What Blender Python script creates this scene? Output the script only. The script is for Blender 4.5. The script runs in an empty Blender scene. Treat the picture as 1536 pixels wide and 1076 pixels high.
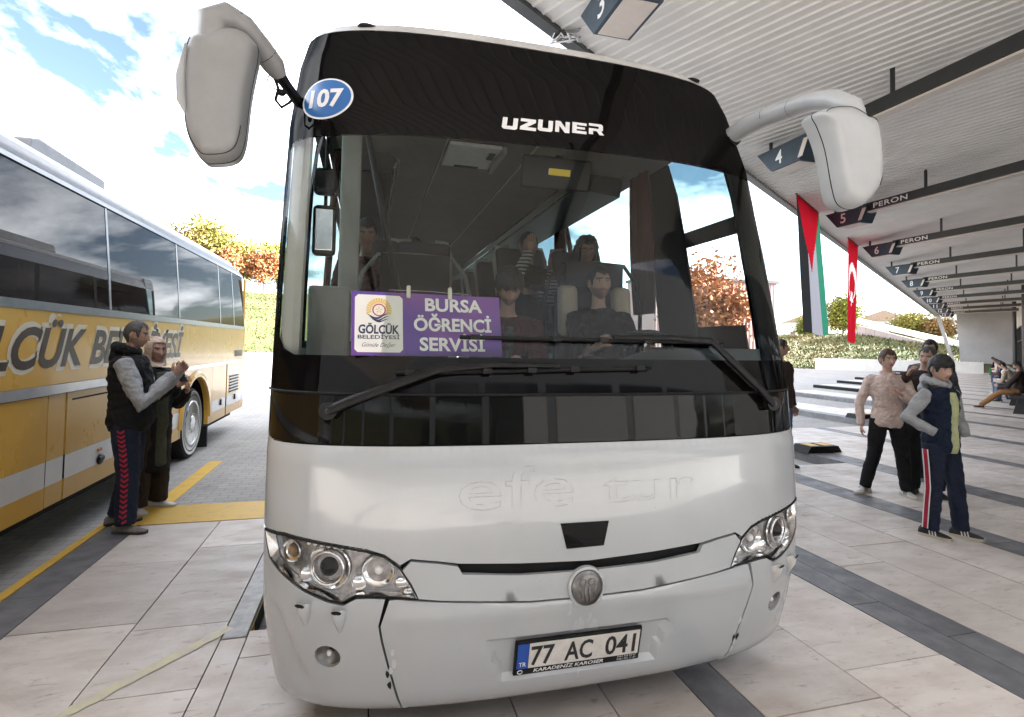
import bpy, bmesh, math, random
from mathutils import Vector, Matrix, Euler, noise
from mathutils.geometry import delaunay_2d_cdt
R = math.radians
sc = bpy.context.scene
COL = sc.collection
rnd = random.Random(7)

# ------------------------------------------------------------------ camera
PITCH, ROLL, YAW = R(2.0), R(1.0506), R(14.97)
FPX, PPY = 813.0, 488.61
fw = Vector((math.sin(YAW) * math.cos(PITCH), math.cos(YAW) * math.cos(PITCH), math.sin(PITCH)))
rt = Vector((math.cos(YAW), -math.sin(YAW), 0))
up = rt.cross(fw)
r2 = rt * math.cos(ROLL) + up * math.sin(ROLL)
u2 = up * math.cos(ROLL) - rt * math.sin(ROLL)
cam = bpy.data.cameras.new('camera')
camo = bpy.data.objects.new('camera', cam)
COL.objects.link(camo)
camo.matrix_world = Matrix(((r2.x, u2.x, -fw.x, 0), (r2.y, u2.y, -fw.y, 0), (r2.z, u2.z, -fw.z, 1.6), (0, 0, 0, 1)))
cam.sensor_width = 36
cam.lens = FPX / 1536 * 36
cam.shift_y = (PPY - 538) / 1536
cam.clip_start, cam.clip_end = 0.02, 3000
sc.camera = camo

# the platform runs along D; NN points from the yard to the terminal building
DA = R(56.07)
DD = Vector((math.sin(DA), math.cos(DA), 0))
NN = Vector((math.cos(DA), -math.sin(DA), 0))
def sd(s, d, z=0.0):
    return DD * s + NN * d + Vector((0, 0, z))

# ------------------------------------------------------------------ sky, sun, exposure
SUN_EL = R(22)
SUN_AZ = R(100)                              # low sun to the right, behind the terminal building
world = bpy.data.worlds.new('World')
sc.world = world
world.use_nodes = True
wn = world.node_tree
wn.nodes.clear()
def wnode(t, **k):
    n = wn.nodes.new(t)
    for a, b in k.items(): setattr(n, a, b)
    return n
sky = wnode('ShaderNodeTexSky', sky_type='NISHITA', sun_disc=False, sun_elevation=SUN_EL, sun_rotation=SUN_AZ, altitude=300, air_density=1.0, dust_density=0.4, ozone_density=1.0)
tc = wnode('ShaderNodeTexCoord')
sep = wnode('ShaderNodeSeparateXYZ')
wn.links.new(tc.outputs['Generated'], sep.inputs[0])
den = wnode('ShaderNodeMath', operation='ADD'); den.inputs[1].default_value = 0.22
mx = wnode('ShaderNodeMath', operation='MAXIMUM'); mx.inputs[1].default_value = 0.0
wn.links.new(sep.outputs['Z'], mx.inputs[0]); wn.links.new(mx.outputs[0], den.inputs[0])
comb = wnode('ShaderNodeCombineXYZ')
for i, ax in enumerate('XY'):
    dv = wnode('ShaderNodeMath', operation='DIVIDE')
    wn.links.new(sep.outputs[ax], dv.inputs[0]); wn.links.new(den.outputs[0], dv.inputs[1])
    wn.links.new(dv.outputs[0], comb.inputs[i])
cn = wnode('ShaderNodeTexNoise'); cn.inputs['Scale'].default_value = 1.15; cn.inputs['Detail'].default_value = 7; cn.inputs['Roughness'].default_value = 0.58; cn.inputs['Distortion'].default_value = 0.35
wn.links.new(comb.outputs[0], cn.inputs['Vector'])
cr = wnode('ShaderNodeValToRGB')
cr.color_ramp.elements[0].position = 0.435; cr.color_ramp.elements[0].color = (0, 0, 0, 1)
cr.color_ramp.elements[1].position = 0.66; cr.color_ramp.elements[1].color = (1, 1, 1, 1)
wn.links.new(cn.outputs[0], cr.inputs[0])
cmix = wnode('ShaderNodeMixRGB'); cmix.inputs[2].default_value = (12.5, 12.8, 13.3, 1)
smul = wnode('ShaderNodeMixRGB', blend_type='MULTIPLY'); smul.inputs[0].default_value = 1; smul.inputs[2].default_value = (.48, .465, .475, 1)
wn.links.new(sky.outputs[0], smul.inputs[1])
wn.links.new(cr.outputs[0], cmix.inputs[0]); wn.links.new(smul.outputs[0], cmix.inputs[1])
bgn = wnode('ShaderNodeBackground'); bgn.inputs[1].default_value = 0.05
wo = wnode('ShaderNodeOutputWorld')
wn.links.new(cmix.outputs[0], bgn.inputs[0]); wn.links.new(bgn.outputs[0], wo.inputs[0])

sl = bpy.data.lights.new('sun', 'SUN'); sl.energy = 5.0; sl.angle = R(0.53); sl.color = (1.0, 0.975, 0.94)
so = bpy.data.objects.new('sun', sl); COL.objects.link(so)
sdir = Vector((math.sin(SUN_AZ) * math.cos(SUN_EL), math.cos(SUN_AZ) * math.cos(SUN_EL), math.sin(SUN_EL)))
so.rotation_euler = sdir.to_track_quat('Z', 'Y').to_euler()
so.location = (5, -8, 30)

sc.view_settings.view_transform = 'Standard'
sc.view_settings.look = 'None'
sc.view_settings.exposure = 4.0
sc.view_settings.gamma = 1
sc.view_settings.use_curve_mapping = False
sc.cycles.max_bounces = 8
sc.cycles.transparent_max_bounces = 16
sc.cycles.caustics_reflective = False
sc.cycles.caustics_refractive = False

# ------------------------------------------------------------------ materials
MAT = {}
def mat(name, col, rough=0.5, metal=0.0, spec=0.5, coat=0.0, var=0.0, vscale=8.0, bump=0.0, bscale=40.0, fold=0.0, fscale=14.0, col2=None, obj_random=0.0, detail=4, alpha=None, sheen=0.0, stretch=None, rvar=0.0, ramp=(0.35, 0.65), coord='pos'):
    m = bpy.data.materials.new(name); m.use_nodes = True
    nt = m.node_tree; b = nt.nodes['Principled BSDF']
    c = (*col, 1.0)
    b.inputs['Base Color'].default_value = c
    b.inputs['Roughness'].default_value = rough
    b.inputs['Metallic'].default_value = metal
    b.inputs['Specular IOR Level'].default_value = spec
    b.inputs['Coat Weight'].default_value = coat
    b.inputs['Coat Roughness'].default_value = 0.06
    if sheen: b.inputs['Sheen Weight'].default_value = sheen
    src = None
    def vec():
        if coord == 'obj':
            t = nt.nodes.new('ShaderNodeTexCoord'); o = t.outputs['Object']
        else:
            t = nt.nodes.new('ShaderNodeNewGeometry'); o = t.outputs['Position']
        if stretch:
            mp = nt.nodes.new('ShaderNodeMapping'); mp.inputs['Scale'].default_value = stretch
            nt.links.new(o, mp.inputs['Vector']); o = mp.outputs[0]
        return o
    if var or col2 or obj_random:
        if col2 is None:
            col2 = tuple(max(0, x * (1 - var)) for x in col)
        mixn = nt.nodes.new('ShaderNodeMixRGB')
        mixn.inputs[1].default_value = c; mixn.inputs[2].default_value = (*col2, 1)
        n = nt.nodes.new('ShaderNodeTexNoise'); n.inputs['Scale'].default_value = vscale; n.inputs['Detail'].default_value = detail; n.inputs['Roughness'].default_value = 0.6
        nt.links.new(vec(), n.inputs['Vector'])
        rp = nt.nodes.new('ShaderNodeValToRGB'); rp.color_ramp.elements[0].position = ramp[0]; rp.color_ramp.elements[1].position = ramp[1]
        nt.links.new(n.outputs[0], rp.inputs[0]); nt.links.new(rp.outputs[0], mixn.inputs[0])
        out = mixn.outputs[0]
        if rvar:
            mr = nt.nodes.new('ShaderNodeMapRange'); mr.inputs[3].default_value = rough; mr.inputs[4].default_value = min(1, rough + rvar)
            nt.links.new(rp.outputs[0], mr.inputs[0]); nt.links.new(mr.outputs[0], b.inputs['Roughness'])
        if obj_random:
            oi = nt.nodes.new('ShaderNodeObjectInfo'); hs = nt.nodes.new('ShaderNodeHueSaturation')
            mr = nt.nodes.new('ShaderNodeMapRange'); mr.inputs[3].default_value = 1 - obj_random; mr.inputs[4].default_value = 1 + obj_random
            nt.links.new(oi.outputs['Random'], mr.inputs[0]); nt.links.new(mr.outputs[0], hs.inputs['Value']); nt.links.new(out, hs.inputs['Color'])
            out = hs.outputs[0]
        nt.links.new(out, b.inputs['Base Color'])
    if bump:
        n = nt.nodes.new('ShaderNodeTexNoise'); n.inputs['Scale'].default_value = bscale; n.inputs['Detail'].default_value = 5
        nt.links.new(vec(), n.inputs['Vector'])
        bp = nt.nodes.new('ShaderNodeBump'); bp.inputs['Strength'].default_value = bump; bp.inputs['Distance'].default_value = 0.01
        nt.links.new(n.outputs[0], bp.inputs['Height']); nt.links.new(bp.outputs[0], b.inputs['Normal'])
        if fold:
            n2 = nt.nodes.new('ShaderNodeTexNoise'); n2.inputs['Scale'].default_value = fscale; n2.inputs['Detail'].default_value = 3; n2.inputs['Distortion'].default_value = 1.6
            nt.links.new(vec(), n2.inputs['Vector'])
            b2 = nt.nodes.new('ShaderNodeBump'); b2.inputs['Strength'].default_value = fold; b2.inputs['Distance'].default_value = 0.03
            nt.links.new(n2.outputs[0], b2.inputs['Height']); nt.links.new(bp.outputs[0], b2.inputs['Normal']); nt.links.new(b2.outputs[0], b.inputs['Normal'])
    MAT[name] = m
    return m

def glassmat(name, tint, ior=1.5, rough=0.0, wav=0.0, wscale=1.2):
    m = bpy.data.materials.new(name); m.use_nodes = True
    nt = m.node_tree; nt.nodes.clear()
    o = nt.nodes.new('ShaderNodeOutputMaterial'); t = nt.nodes.new('ShaderNodeBsdfTransparent'); t.inputs[0].default_value = (*tint, 1)
    g = nt.nodes.new('ShaderNodeBsdfGlossy'); g.inputs['Roughness'].default_value = rough
    gg = nt.nodes.new('ShaderNodeNewGeometry'); fr = nt.nodes.new('ShaderNodeVectorMath'); fr.operation = 'DOT_PRODUCT'
    nt.links.new(gg.outputs['Normal'], fr.inputs[0]); nt.links.new(gg.outputs['Incoming'], fr.inputs[1])
    def mth(op, a, b=None):
        n = nt.nodes.new('ShaderNodeMath'); n.operation = op
        for i, q in enumerate((a, b)):
            if q is None: continue
            if isinstance(q, (int, float)): n.inputs[i].default_value = q
            else: nt.links.new(q, n.inputs[i])
        return n.outputs[0]
    f0 = ((ior - 1) / (ior + 1)) ** 2 * 0.62            # two faces of the pane
    sch = mth('ADD', mth('MULTIPLY', mth('POWER', mth('SUBTRACT', 1.0, mth('ABSOLUTE', fr.outputs['Value'])), 5.0), .55 - f0), f0)
    mx_ = nt.nodes.new('ShaderNodeMixShader')
    nt.links.new(sch, mx_.inputs[0]); nt.links.new(t.outputs[0], mx_.inputs[1]); nt.links.new(g.outputs[0], mx_.inputs[2]); nt.links.new(mx_.outputs[0], o.inputs[0])
    if wav:
        ge = nt.nodes.new('ShaderNodeNewGeometry'); n = nt.nodes.new('ShaderNodeTexNoise'); n.inputs['Scale'].default_value = wscale; n.inputs['Detail'].default_value = 1
        nt.links.new(ge.outputs['Position'], n.inputs['Vector'])
        bp = nt.nodes.new('ShaderNodeBump'); bp.inputs['Strength'].default_value = 1.0; bp.inputs['Distance'].default_value = wav
        nt.links.new(n.outputs[0], bp.inputs['Height']); nt.links.new(bp.outputs[0], g.inputs['Normal'])
    MAT[name] = m
    return m

def flagmat(name, col):
    m = mat(name, col, .8, var=.12, vscale=3, spec=.1); nt = m.node_tree; b = nt.nodes['Principled BSDF']; t = nt.nodes.new('ShaderNodeBsdfTranslucent'); t.inputs[0].default_value = (*col, 1)
    x = nt.nodes.new('ShaderNodeMixShader'); x.inputs[0].default_value = .5; nt.links.new(b.outputs[0], x.inputs[1]); nt.links.new(t.outputs[0], x.inputs[2]); nt.links.new(x.outputs[0], nt.nodes['Material Output'].inputs[0])
def darkgloss(name, base, f0, f90, rough):
    m = bpy.data.materials.new(name); m.use_nodes = True; nt = m.node_tree; nt.nodes.clear()
    o = nt.nodes.new('ShaderNodeOutputMaterial'); d = nt.nodes.new('ShaderNodeBsdfDiffuse'); d.inputs[0].default_value = (*base, 1); g = nt.nodes.new('ShaderNodeBsdfGlossy'); g.inputs['Roughness'].default_value = rough
    lw = nt.nodes.new('ShaderNodeLayerWeight'); lw.inputs[0].default_value = .5
    pw = nt.nodes.new('ShaderNodeMath'); pw.operation = 'POWER'; pw.inputs[1].default_value = 4.0; nt.links.new(lw.outputs['Facing'], pw.inputs[0])
    mr = nt.nodes.new('ShaderNodeMapRange'); mr.inputs[3].default_value = f0; mr.inputs[4].default_value = f90; nt.links.new(pw.outputs[0], mr.inputs[0])
    x = nt.nodes.new('ShaderNodeMixShader'); nt.links.new(mr.outputs[0], x.inputs[0]); nt.links.new(d.outputs[0], x.inputs[1]); nt.links.new(g.outputs[0], x.inputs[2]); nt.links.new(x.outputs[0], o.inputs[0])
    MAT[name] = m
def emitmat(name, col, s):
    m = bpy.data.materials.new(name); m.use_nodes = True
    b = m.node_tree.nodes['Principled BSDF']
    b.inputs['Base Color'].default_value = (*col, 1); b.inputs['Emission Color'].default_value = (*col, 1); b.inputs['Emission Strength'].default_value = s
    MAT[name] = m
    return m

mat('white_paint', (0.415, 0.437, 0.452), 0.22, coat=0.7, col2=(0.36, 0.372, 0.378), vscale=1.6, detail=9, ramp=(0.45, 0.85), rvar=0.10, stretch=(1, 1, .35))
mat('bus_grey', (0.62, 0.61, 0.59), 0.38, coat=0.2, var=0.25, vscale=6, detail=8)
mat('mirror_grey', (0.285, 0.287, 0.287), 0.40, var=0.12, vscale=9, detail=8)
mat('mirror_white', (0.41, 0.42, 0.425), 0.35, var=0.08, vscale=9, detail=8)
mat('black_gloss', (0.005, 0.005, 0.005), 0.03, spec=0.25)
darkgloss('black_frit', (0.004, 0.0035, 0.0035), .016, .05, .04)
mat('rubber', (0.014, 0.014, 0.014), 0.65, spec=0.2, var=0.3, vscale=20)
mat('black_plastic', (0.009, 0.009, 0.0095), 0.42, spec=0.22, var=0.3, vscale=12)
mat('dark_gap', (0.004, 0.004, 0.004), 0.9)
mat('chrome', (0.75, 0.75, 0.76), 0.12, metal=1.0, var=0.2, vscale=20)
mat('reflector', (0.8, 0.8, 0.8), 0.16, metal=1.0)
mat('lamp_dark', (0.50, 0.50, 0.51), 0.25, metal=0.85, var=.5, vscale=30)
mat('badge_metal', (0.20, 0.195, 0.19), 0.30, metal=0.9, var=.3, vscale=40)
mat('lens_glass', (0.9, 0.9, 0.9), 0.05)
glassmat('clear_lens', (0.93, 0.93, 0.92))
glassmat('windscreen_glass', (0.74, 0.77, 0.75), ior=1.52)
glassmat('side_glass', (0.42, 0.56, 0.55), ior=1.5)
glassmat('clear_side_glass', (0.9, 0.9, 0.9), ior=1.45)
darkgloss('coach_window', (0.018, 0.013, 0.012), .05, .42, .012)
mat('amber_dull', (0.30, 0.20, 0.11), 0.2, var=0.2)
mat('amber', (0.55, 0.16, 0.02), 0.25, var=0.2)
mat('sticker_blue', (0.015, 0.13, 0.40), 0.3, var=0.15)
mat('print_white', (0.78, 0.78, 0.78), 0.45, var=0.1, vscale=20)
mat('print_black', (0.012, 0.012, 0.014), 0.5)
mat('plate_white', (0.66, 0.64, 0.60), 0.4, var=0.15, vscale=25)
mat('plate_blue', (0.01, 0.07, 0.35), 0.4)
mat('residue', (0.355, 0.365, 0.37), 0.7, var=0.3, vscale=30)

# stone chips and grime specks on the white paint, pits in the paving
def specks(name, scale, thr, col, stretch=(1, 1, 1), fac=.8):
    nt = MAT[name].node_tree; b = nt.nodes['Principled BSDF']; src = b.inputs['Base Color'].links[0].from_socket
    ge = nt.nodes.new('ShaderNodeNewGeometry'); mp = nt.nodes.new('ShaderNodeMapping'); mp.inputs['Scale'].default_value = stretch; nt.links.new(ge.outputs['Position'], mp.inputs['Vector'])
    n = nt.nodes.new('ShaderNodeTexNoise'); n.inputs['Scale'].default_value = scale * .12; n.inputs['Detail'].default_value = 3; nt.links.new(mp.outputs[0], n.inputs['Vector'])
    v = nt.nodes.new('ShaderNodeTexVoronoi'); v.inputs['Scale'].default_value = scale; nt.links.new(mp.outputs[0], v.inputs['Vector'])
    m1 = nt.nodes.new('ShaderNodeMath'); m1.operation = 'MULTIPLY'; nt.links.new(n.outputs[0], m1.inputs[0]); nt.links.new(n.outputs[0], m1.inputs[1])
    m2 = nt.nodes.new('ShaderNodeMath'); m2.operation = 'MULTIPLY'; m2.inputs[1].default_value = thr; nt.links.new(m1.outputs[0], m2.inputs[0])
    l = nt.nodes.new('ShaderNodeMath'); l.operation = 'LESS_THAN'; nt.links.new(v.outputs['Distance'], l.inputs[0]); nt.links.new(m2.outputs[0], l.inputs[1])
    f = nt.nodes.new('ShaderNodeMath'); f.operation = 'MULTIPLY'; f.inputs[1].default_value = fac; nt.links.new(l.outputs[0], f.inputs[0])
    x = nt.nodes.new('ShaderNodeMixRGB'); x.inputs[2].default_value = (*col, 1); nt.links.new(f.outputs[0], x.inputs[0]); nt.links.new(src, x.inputs[1]); nt.links.new(x.outputs[0], b.inputs['Base Color'])
specks('white_paint', 22, .11, (.16, .15, .14), fac=.7)

# ------------------------------------------------------------------ mesh building
ORG = {}
class G:
    def __init__(s): s.v = []; s.f = []; s.m = []
    def add(s, v, f, m=0):
        b = len(s.v); s.v += [tuple(p) for p in v]; s.f += [tuple(b + i for i in q) for q in f]; s.m += [m] * len(f); return s
    def box(s, c, d, m=0, rot=None):
        pts = []
        for z in (-1, 1):
            for y in (-1, 1):
                for x in (-1, 1):
                    p = Vector((x * d[0] / 2, y * d[1] / 2, z * d[2] / 2))
                    if rot is not None: p = rot @ p
                    pts.append(p + Vector(c))
        return s.add(pts, [(0, 2, 3, 1), (4, 5, 7, 6), (0, 1, 5, 4), (2, 6, 7, 3), (0, 4, 6, 2), (1, 3, 7, 5)], m)
    def bar(s, a, b, w, h, m=0, upv=(0, 0, 1)):
        a = Vector(a); b = Vector(b); d = b - a; L = d.length
        y = d.normalized(); x = y.cross(Vector(upv)).normalized(); z = x.cross(y)
        return s.box((a + b) / 2, (w, L, h), m, Matrix((x, y, z)).transposed())
    def tube(s, path, rad, n=10, m=0, cap=True, sq=None):
        path = [Vector(p) for p in path]
        if not isinstance(rad, list): rad = [rad] * len(path)
        v = []; prev = None
        for i, p in enumerate(path):
            t = (path[min(i + 1, len(path) - 1)] - path[max(i - 1, 0)]).normalized()
            if prev is None:
                a = t.orthogonal().normalized()
                if sq is not None:
                    q = Vector(sq); a = (q - t * q.dot(t)).normalized()
            else:
                a = (prev - t * prev.dot(t)).normalized()
            prev = a; b = t.cross(a)
            r = rad[i]; ra, rb = (r if isinstance(r, tuple) else (r, r))
            for k in range(n):
                an = 2 * math.pi * k / n
                v.append(p + a * (ra * math.cos(an)) + b * (rb * math.sin(an)))
        f = []
        for i in range(len(path) - 1):
            for k in range(n):
                k2 = (k + 1) % n
                f.append((i * n + k, i * n + k2, (i + 1) * n + k2, (i + 1) * n + k))
        if cap:
            f.append(tuple(reversed(range(n)))); f.append(tuple((len(path) - 1) * n + k for k in range(n)))
        return s.add(v, f, m)
    def ell(s, c, r, nu=12, nv=8, m=0, rot=None):
        v = [Vector((0, 0, r[2]))]
        for j in range(1, nv):
            th = math.pi * j / nv
            for i in range(nu):
                ph = 2 * math.pi * i / nu
                v.append(Vector((r[0] * math.sin(th) * math.cos(ph), r[1] * math.sin(th) * math.sin(ph), r[2] * math.cos(th))))
        v.append(Vector((0, 0, -r[2])))
        f = []
        for i in range(nu): f.append((0, 1 + i, 1 + (i + 1) % nu))
        for j in range(nv - 2):
            for i in range(nu):
                i2 = (i + 1) % nu
                f.append((1 + j * nu + i, 1 + (j + 1) * nu + i, 1 + (j + 1) * nu + i2, 1 + j * nu + i2))
        l = len(v) - 1; b = 1 + (nv - 2) * nu
        for i in range(nu): f.append((b + i, l, b + (i + 1) % nu))
        if rot is not None: v = [rot @ p for p in v]
        return s.add([p + Vector(c) for p in v], f, m)
    def prism(s, poly, fn, h0, h1, m=0):
        n = len(poly)
        v = [fn(x, y, h0) for x, y in poly] + [fn(x, y, h1) for x, y in poly]
        f = [tuple(range(n)), tuple(range(2 * n - 1, n - 1, -1))] + [(i, n + i, n + (i + 1) % n, (i + 1) % n) for i in range(n)]
        return s.add(v, f, m)
    def grid(s, rows, m=0, close=False):
        n = len(rows[0]); v = [p for r in rows for p in r]; f = []
        for i in range(len(rows) - 1):
            for k in range(n if close else n - 1):
                k2 = (k + 1) % n
                f.append((i * n + k, i * n + k2, (i + 1) * n + k2, (i + 1) * n + k))
        return s.add(v, f, m)
    def loft(s, rings, m=0, cap=True):
        b = len(s.v); n = len(rings[0]); s.grid(rings, m, True)
        if cap:
            s.f.append(tuple(reversed(range(b, b + n)))); s.m.append(m)
            e = b + (len(rings) - 1) * n; s.f.append(tuple(range(e, e + n))); s.m.append(m)
        return s
    def mesh(s, name, mats, smooth=False, bevel=0.0, org=(0, 0, 0), fix=False, seg=2):
        me = bpy.data.meshes.new(name)
        o = Vector(org)
        me.from_pydata([Vector(p) - o for p in s.v], [], s.f)
        for k in (mats if isinstance(mats, (list, tuple)) else [mats]):
            me.materials.append(MAT[k] if isinstance(k, str) else k)
        if any(s.m): me.polygons.foreach_set('material_index', s.m)
        if bevel or fix:
            bm = bmesh.new(); bm.from_mesh(me)
            if fix: bmesh.ops.recalc_face_normals(bm, faces=bm.faces)
            if bevel: bmesh.ops.bevel(bm, geom=list(bm.edges), offset=bevel, segments=seg, affect='EDGES', profile=0.6, clamp_overlap=True)
            bm.to_mesh(me); bm.free()
        me.update()
        if smooth:
            me.polygons.foreach_set('use_smooth', [True] * len(me.polygons))
            if smooth is not True: me.set_sharp_from_angle(angle=R(smooth))
        return me
    def build(s, name, mats, parent=None, **k):
        org = ORG.get(parent.name, (0, 0, 0)) if parent else (0, 0, 0)
        me = s.mesh(name, mats, org=org, **k)
        return link(name, me, parent)

def link(name, me, parent=None):
    o = bpy.data.objects.new(name, me); COL.objects.link(o)
    if parent:
        o.parent = parent; ORG[o.name] = ORG.get(parent.name, (0, 0, 0))
    return o
def tag(o, label=None, cat=None, group=None, kind=None):
    if label: o['label'] = label
    if cat: o['category'] = cat
    if group: o['group'] = group
    if kind: o['kind'] = kind
    return o
def thing(name, label, cat, loc=(0, 0, 0), group=None, rz=0.0):
    o = bpy.data.objects.new(name, None); COL.objects.link(o); o.location = loc; o.rotation_euler = (0, 0, rz)
    o.empty_display_size = 0.2
    ORG[o.name] = tuple(loc) if not rz else (0, 0, 0)
    return tag(o, label, cat, group)
def struct(o): o['kind'] = 'structure'; return o
def copy_tree(o, parent=None):
    c = o.copy(); COL.objects.link(c); c.parent = parent
    for ch in o.children: copy_tree(ch, c)
    return c

_tc = {}
def text(body, size=1.0, bold=0.0, shear=0.0, xs=1.0, align='CENTER', res=3, spacing=1.0):
    key = (body, bold, shear, res, spacing)
    if key not in _tc:
        c = bpy.data.curves.new('t', 'FONT'); c.body = body; c.offset = bold; c.shear = shear; c.resolution_u = res; c.space_character = spacing
        o = bpy.data.objects.new('t', c); COL.objects.link(o)
        me = bpy.data.meshes.new_from_object(o.evaluated_get(bpy.context.evaluated_depsgraph_get()))
        _tc[key] = ([v.co.copy() for v in me.vertices], [tuple(p.vertices) for p in me.polygons])
        bpy.data.objects.remove(o); bpy.data.curves.remove(c); bpy.data.meshes.remove(me)
    v, f = _tc[key]
    x0 = min(p.x for p in v); x1 = max(p.x for p in v)
    off = {'CENTER': (x0 + x1) / 2, 'LEFT': x0, 'RIGHT': x1}[align]
    return [((p.x - off) * size * xs, p.y * size) for p in v], f, (x1 - x0) * size * xs
def textfit(body, w, h, fn, g, m=0, capk=0.69, **k):
    v, f, tw = text(body, 1.0, **k)
    sx, sy = w / tw, h / capk
    g.add([fn(x * sx, y * sy) for x, y in v], f, m)
    return g

def remesh(g, voxel, smooth_it=4, amp=0.0, nscale=9.0, seed=0.0):
    """closed overlapping shells -> one continuous skin"""
    me = bpy.data.meshes.new('r'); me.from_pydata(g.v, [], g.f)
    o = bpy.data.objects.new('r', me); COL.objects.link(o)
    md = o.modifiers.new('r', 'REMESH'); md.mode = 'VOXEL'; md.voxel_size = voxel
    if smooth_it:
        ms = o.modifiers.new('s', 'SMOOTH'); ms.iterations = smooth_it; ms.factor = 0.5
    ev = o.evaluated_get(bpy.context.evaluated_depsgraph_get())
    m2 = bpy.data.meshes.new_from_object(ev)
    v = [p.co.copy() for p in m2.vertices]; f = [tuple(p.vertices) for p in m2.polygons]
    if amp:
        nm = [p.normal.copy() for p in m2.vertices]
        for i, p in enumerate(v):
            q = Vector((p.x * 1.0, p.y * 1.0, p.z * 1.5)) * nscale + Vector((seed, seed * 2, 0))
            a = noise.noise(q) + 0.5 * noise.noise(q * 2.1)
            v[i] = p + nm[i] * (amp * a)
    bpy.data.objects.remove(o); bpy.data.meshes.remove(me); bpy.data.meshes.remove(m2)
    r = G(); r.add(v, f); return r
# ------------------------------------------------------------------ setting materials
mat('yard_concrete', (0.37, 0.355, 0.34), 0.75, col2=(0.29, 0.28, 0.27), vscale=0.9, detail=9, bump=0.15, bscale=30, ramp=(0.3, 0.7))
mat('slab_stone', (0.58, 0.527, 0.488), 0.45, col2=(0.46, 0.40, 0.355), vscale=4.0, detail=12, bump=0.16, bscale=55, obj_random=0.13, ramp=(0.40, 0.72), stretch=(0.7, 1.5, 1.0), rvar=0.25)
def pits(name, scale, lo, hi, col, stretch, fac):
    nt = MAT[name].node_tree; b = nt.nodes['Principled BSDF']; src = b.inputs['Base Color'].links[0].from_socket
    ge = nt.nodes.new('ShaderNodeNewGeometry'); mp = nt.nodes.new('ShaderNodeMapping'); mp.inputs['Scale'].default_value = stretch; nt.links.new(ge.outputs['Position'], mp.inputs['Vector'])
    n = nt.nodes.new('ShaderNodeTexNoise'); n.inputs['Scale'].default_value = scale; n.inputs['Detail'].default_value = 9; n.inputs['Roughness'].default_value = .72; n.inputs['Distortion'].default_value = .8; nt.links.new(mp.outputs[0], n.inputs['Vector'])
    r = nt.nodes.new('ShaderNodeMapRange'); r.inputs[1].default_value = lo; r.inputs[2].default_value = hi; r.inputs[4].default_value = fac; nt.links.new(n.outputs[0], r.inputs[0])
    x = nt.nodes.new('ShaderNodeMixRGB'); x.inputs[2].default_value = (*col, 1); nt.links.new(r.outputs[0], x.inputs[0]); nt.links.new(src, x.inputs[1]); nt.links.new(x.outputs[0], b.inputs['Base Color'])
pits('slab_stone', 11, .57, .66, (.27, .235, .21), (.6, 1.9, 1), .75); pits('slab_stone', .9, .52, .70, (.33, .29, .265), (1, 1, 1), .5); pits('slab_stone', 2.3, .66, .70, (.22, .18, .15), (1, 1, 1), .5)
mat('slab_dark', (0.15, 0.15, 0.16), 0.42, col2=(0.10, 0.10, 0.108), vscale=6, detail=9, bump=0.08, bscale=70, obj_random=0.16, rvar=0.2)
pits('yard_concrete', 1.4, .52, .68, (.20, .19, .185), (1.6, .35, 1), .6); pits('slab_dark', 7, .55, .7, (.22, .22, .225), (1, 1, 1), .4)
_nt = MAT['yard_concrete'].node_tree; _b = _nt.nodes['Principled BSDF']; _src = _b.inputs['Base Color'].links[0].from_socket      # small paving units of the yard
_br = _nt.nodes.new('ShaderNodeTexBrick'); _br.inputs['Color1'].default_value = (1, 1, 1, 1); _br.inputs['Color2'].default_value = (.86, .84, .82, 1); _br.inputs['Mortar'].default_value = (.62, .60, .58, 1); _br.inputs['Scale'].default_value = 1; _br.inputs['Brick Width'].default_value = .22; _br.inputs['Row Height'].default_value = .11; _br.inputs['Mortar Size'].default_value = .006
_ge = _nt.nodes.new('ShaderNodeNewGeometry'); _nt.links.new(_ge.outputs['Position'], _br.inputs['Vector'])
_mx = _nt.nodes.new('ShaderNodeMixRGB'); _mx.blend_type = 'MULTIPLY'; _mx.inputs[0].default_value = 1; _nt.links.new(_src, _mx.inputs[1]); _nt.links.new(_br.outputs[0], _mx.inputs[2]); _nt.links.new(_mx.outputs[0], _b.inputs['Base Color'])
mat('kerb_metal', (0.34, 0.33, 0.32), 0.45, var=0.35, vscale=14, detail=8)
mat('kerb_yellow', (0.55, 0.33, 0.04), 0.6, col2=(0.33, 0.24, 0.10), vscale=10, detail=9)
mat('yellow_paint', (0.62, 0.37, 0.035), 0.55, col2=(0.40, 0.27, 0.09), vscale=11, detail=10, ramp=(0.5, 0.8))
mat('faded_yellow', (0.60, 0.56, 0.36), 0.6, col2=(0.52, 0.47, 0.42), vscale=16, detail=10, ramp=(0.4, 0.65))
mat('grass', (0.045, 0.070, 0.015), 0.9, col2=(0.115, 0.092, 0.034), vscale=0.35, detail=10, bump=0.6, bscale=3)
mat('blade', (0.055, 0.085, 0.020), 0.8, col2=(0.14, 0.115, 0.042), vscale=0.5)
mat('ceiling_sheet', (0.84, 0.82, 0.79), 0.5, var=0.10, vscale=1.5, detail=6)
mat('dark_steel', (0.028, 0.029, 0.031), 0.35, var=0.3, vscale=8)
mat('sign_face', (0.058, 0.078, 0.100), 0.45, spec=0.12, var=0.15)
mat('lamp_panel', (0.62, 0.55, 0.50), 0.35, var=0.08)
mat('wall_grey', (0.46, 0.46, 0.47), 0.7, var=0.12, vscale=1.2, detail=7)
mat('render_white', (0.74, 0.73, 0.70), 0.8, var=0.12, vscale=2)
mat('facade_glass', (0.010, 0.013, 0.017), 0.02, spec=0.9)
MAT['facade_glass'].node_tree.nodes['Principled BSDF'].inputs['IOR'].default_value = 1.9
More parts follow.
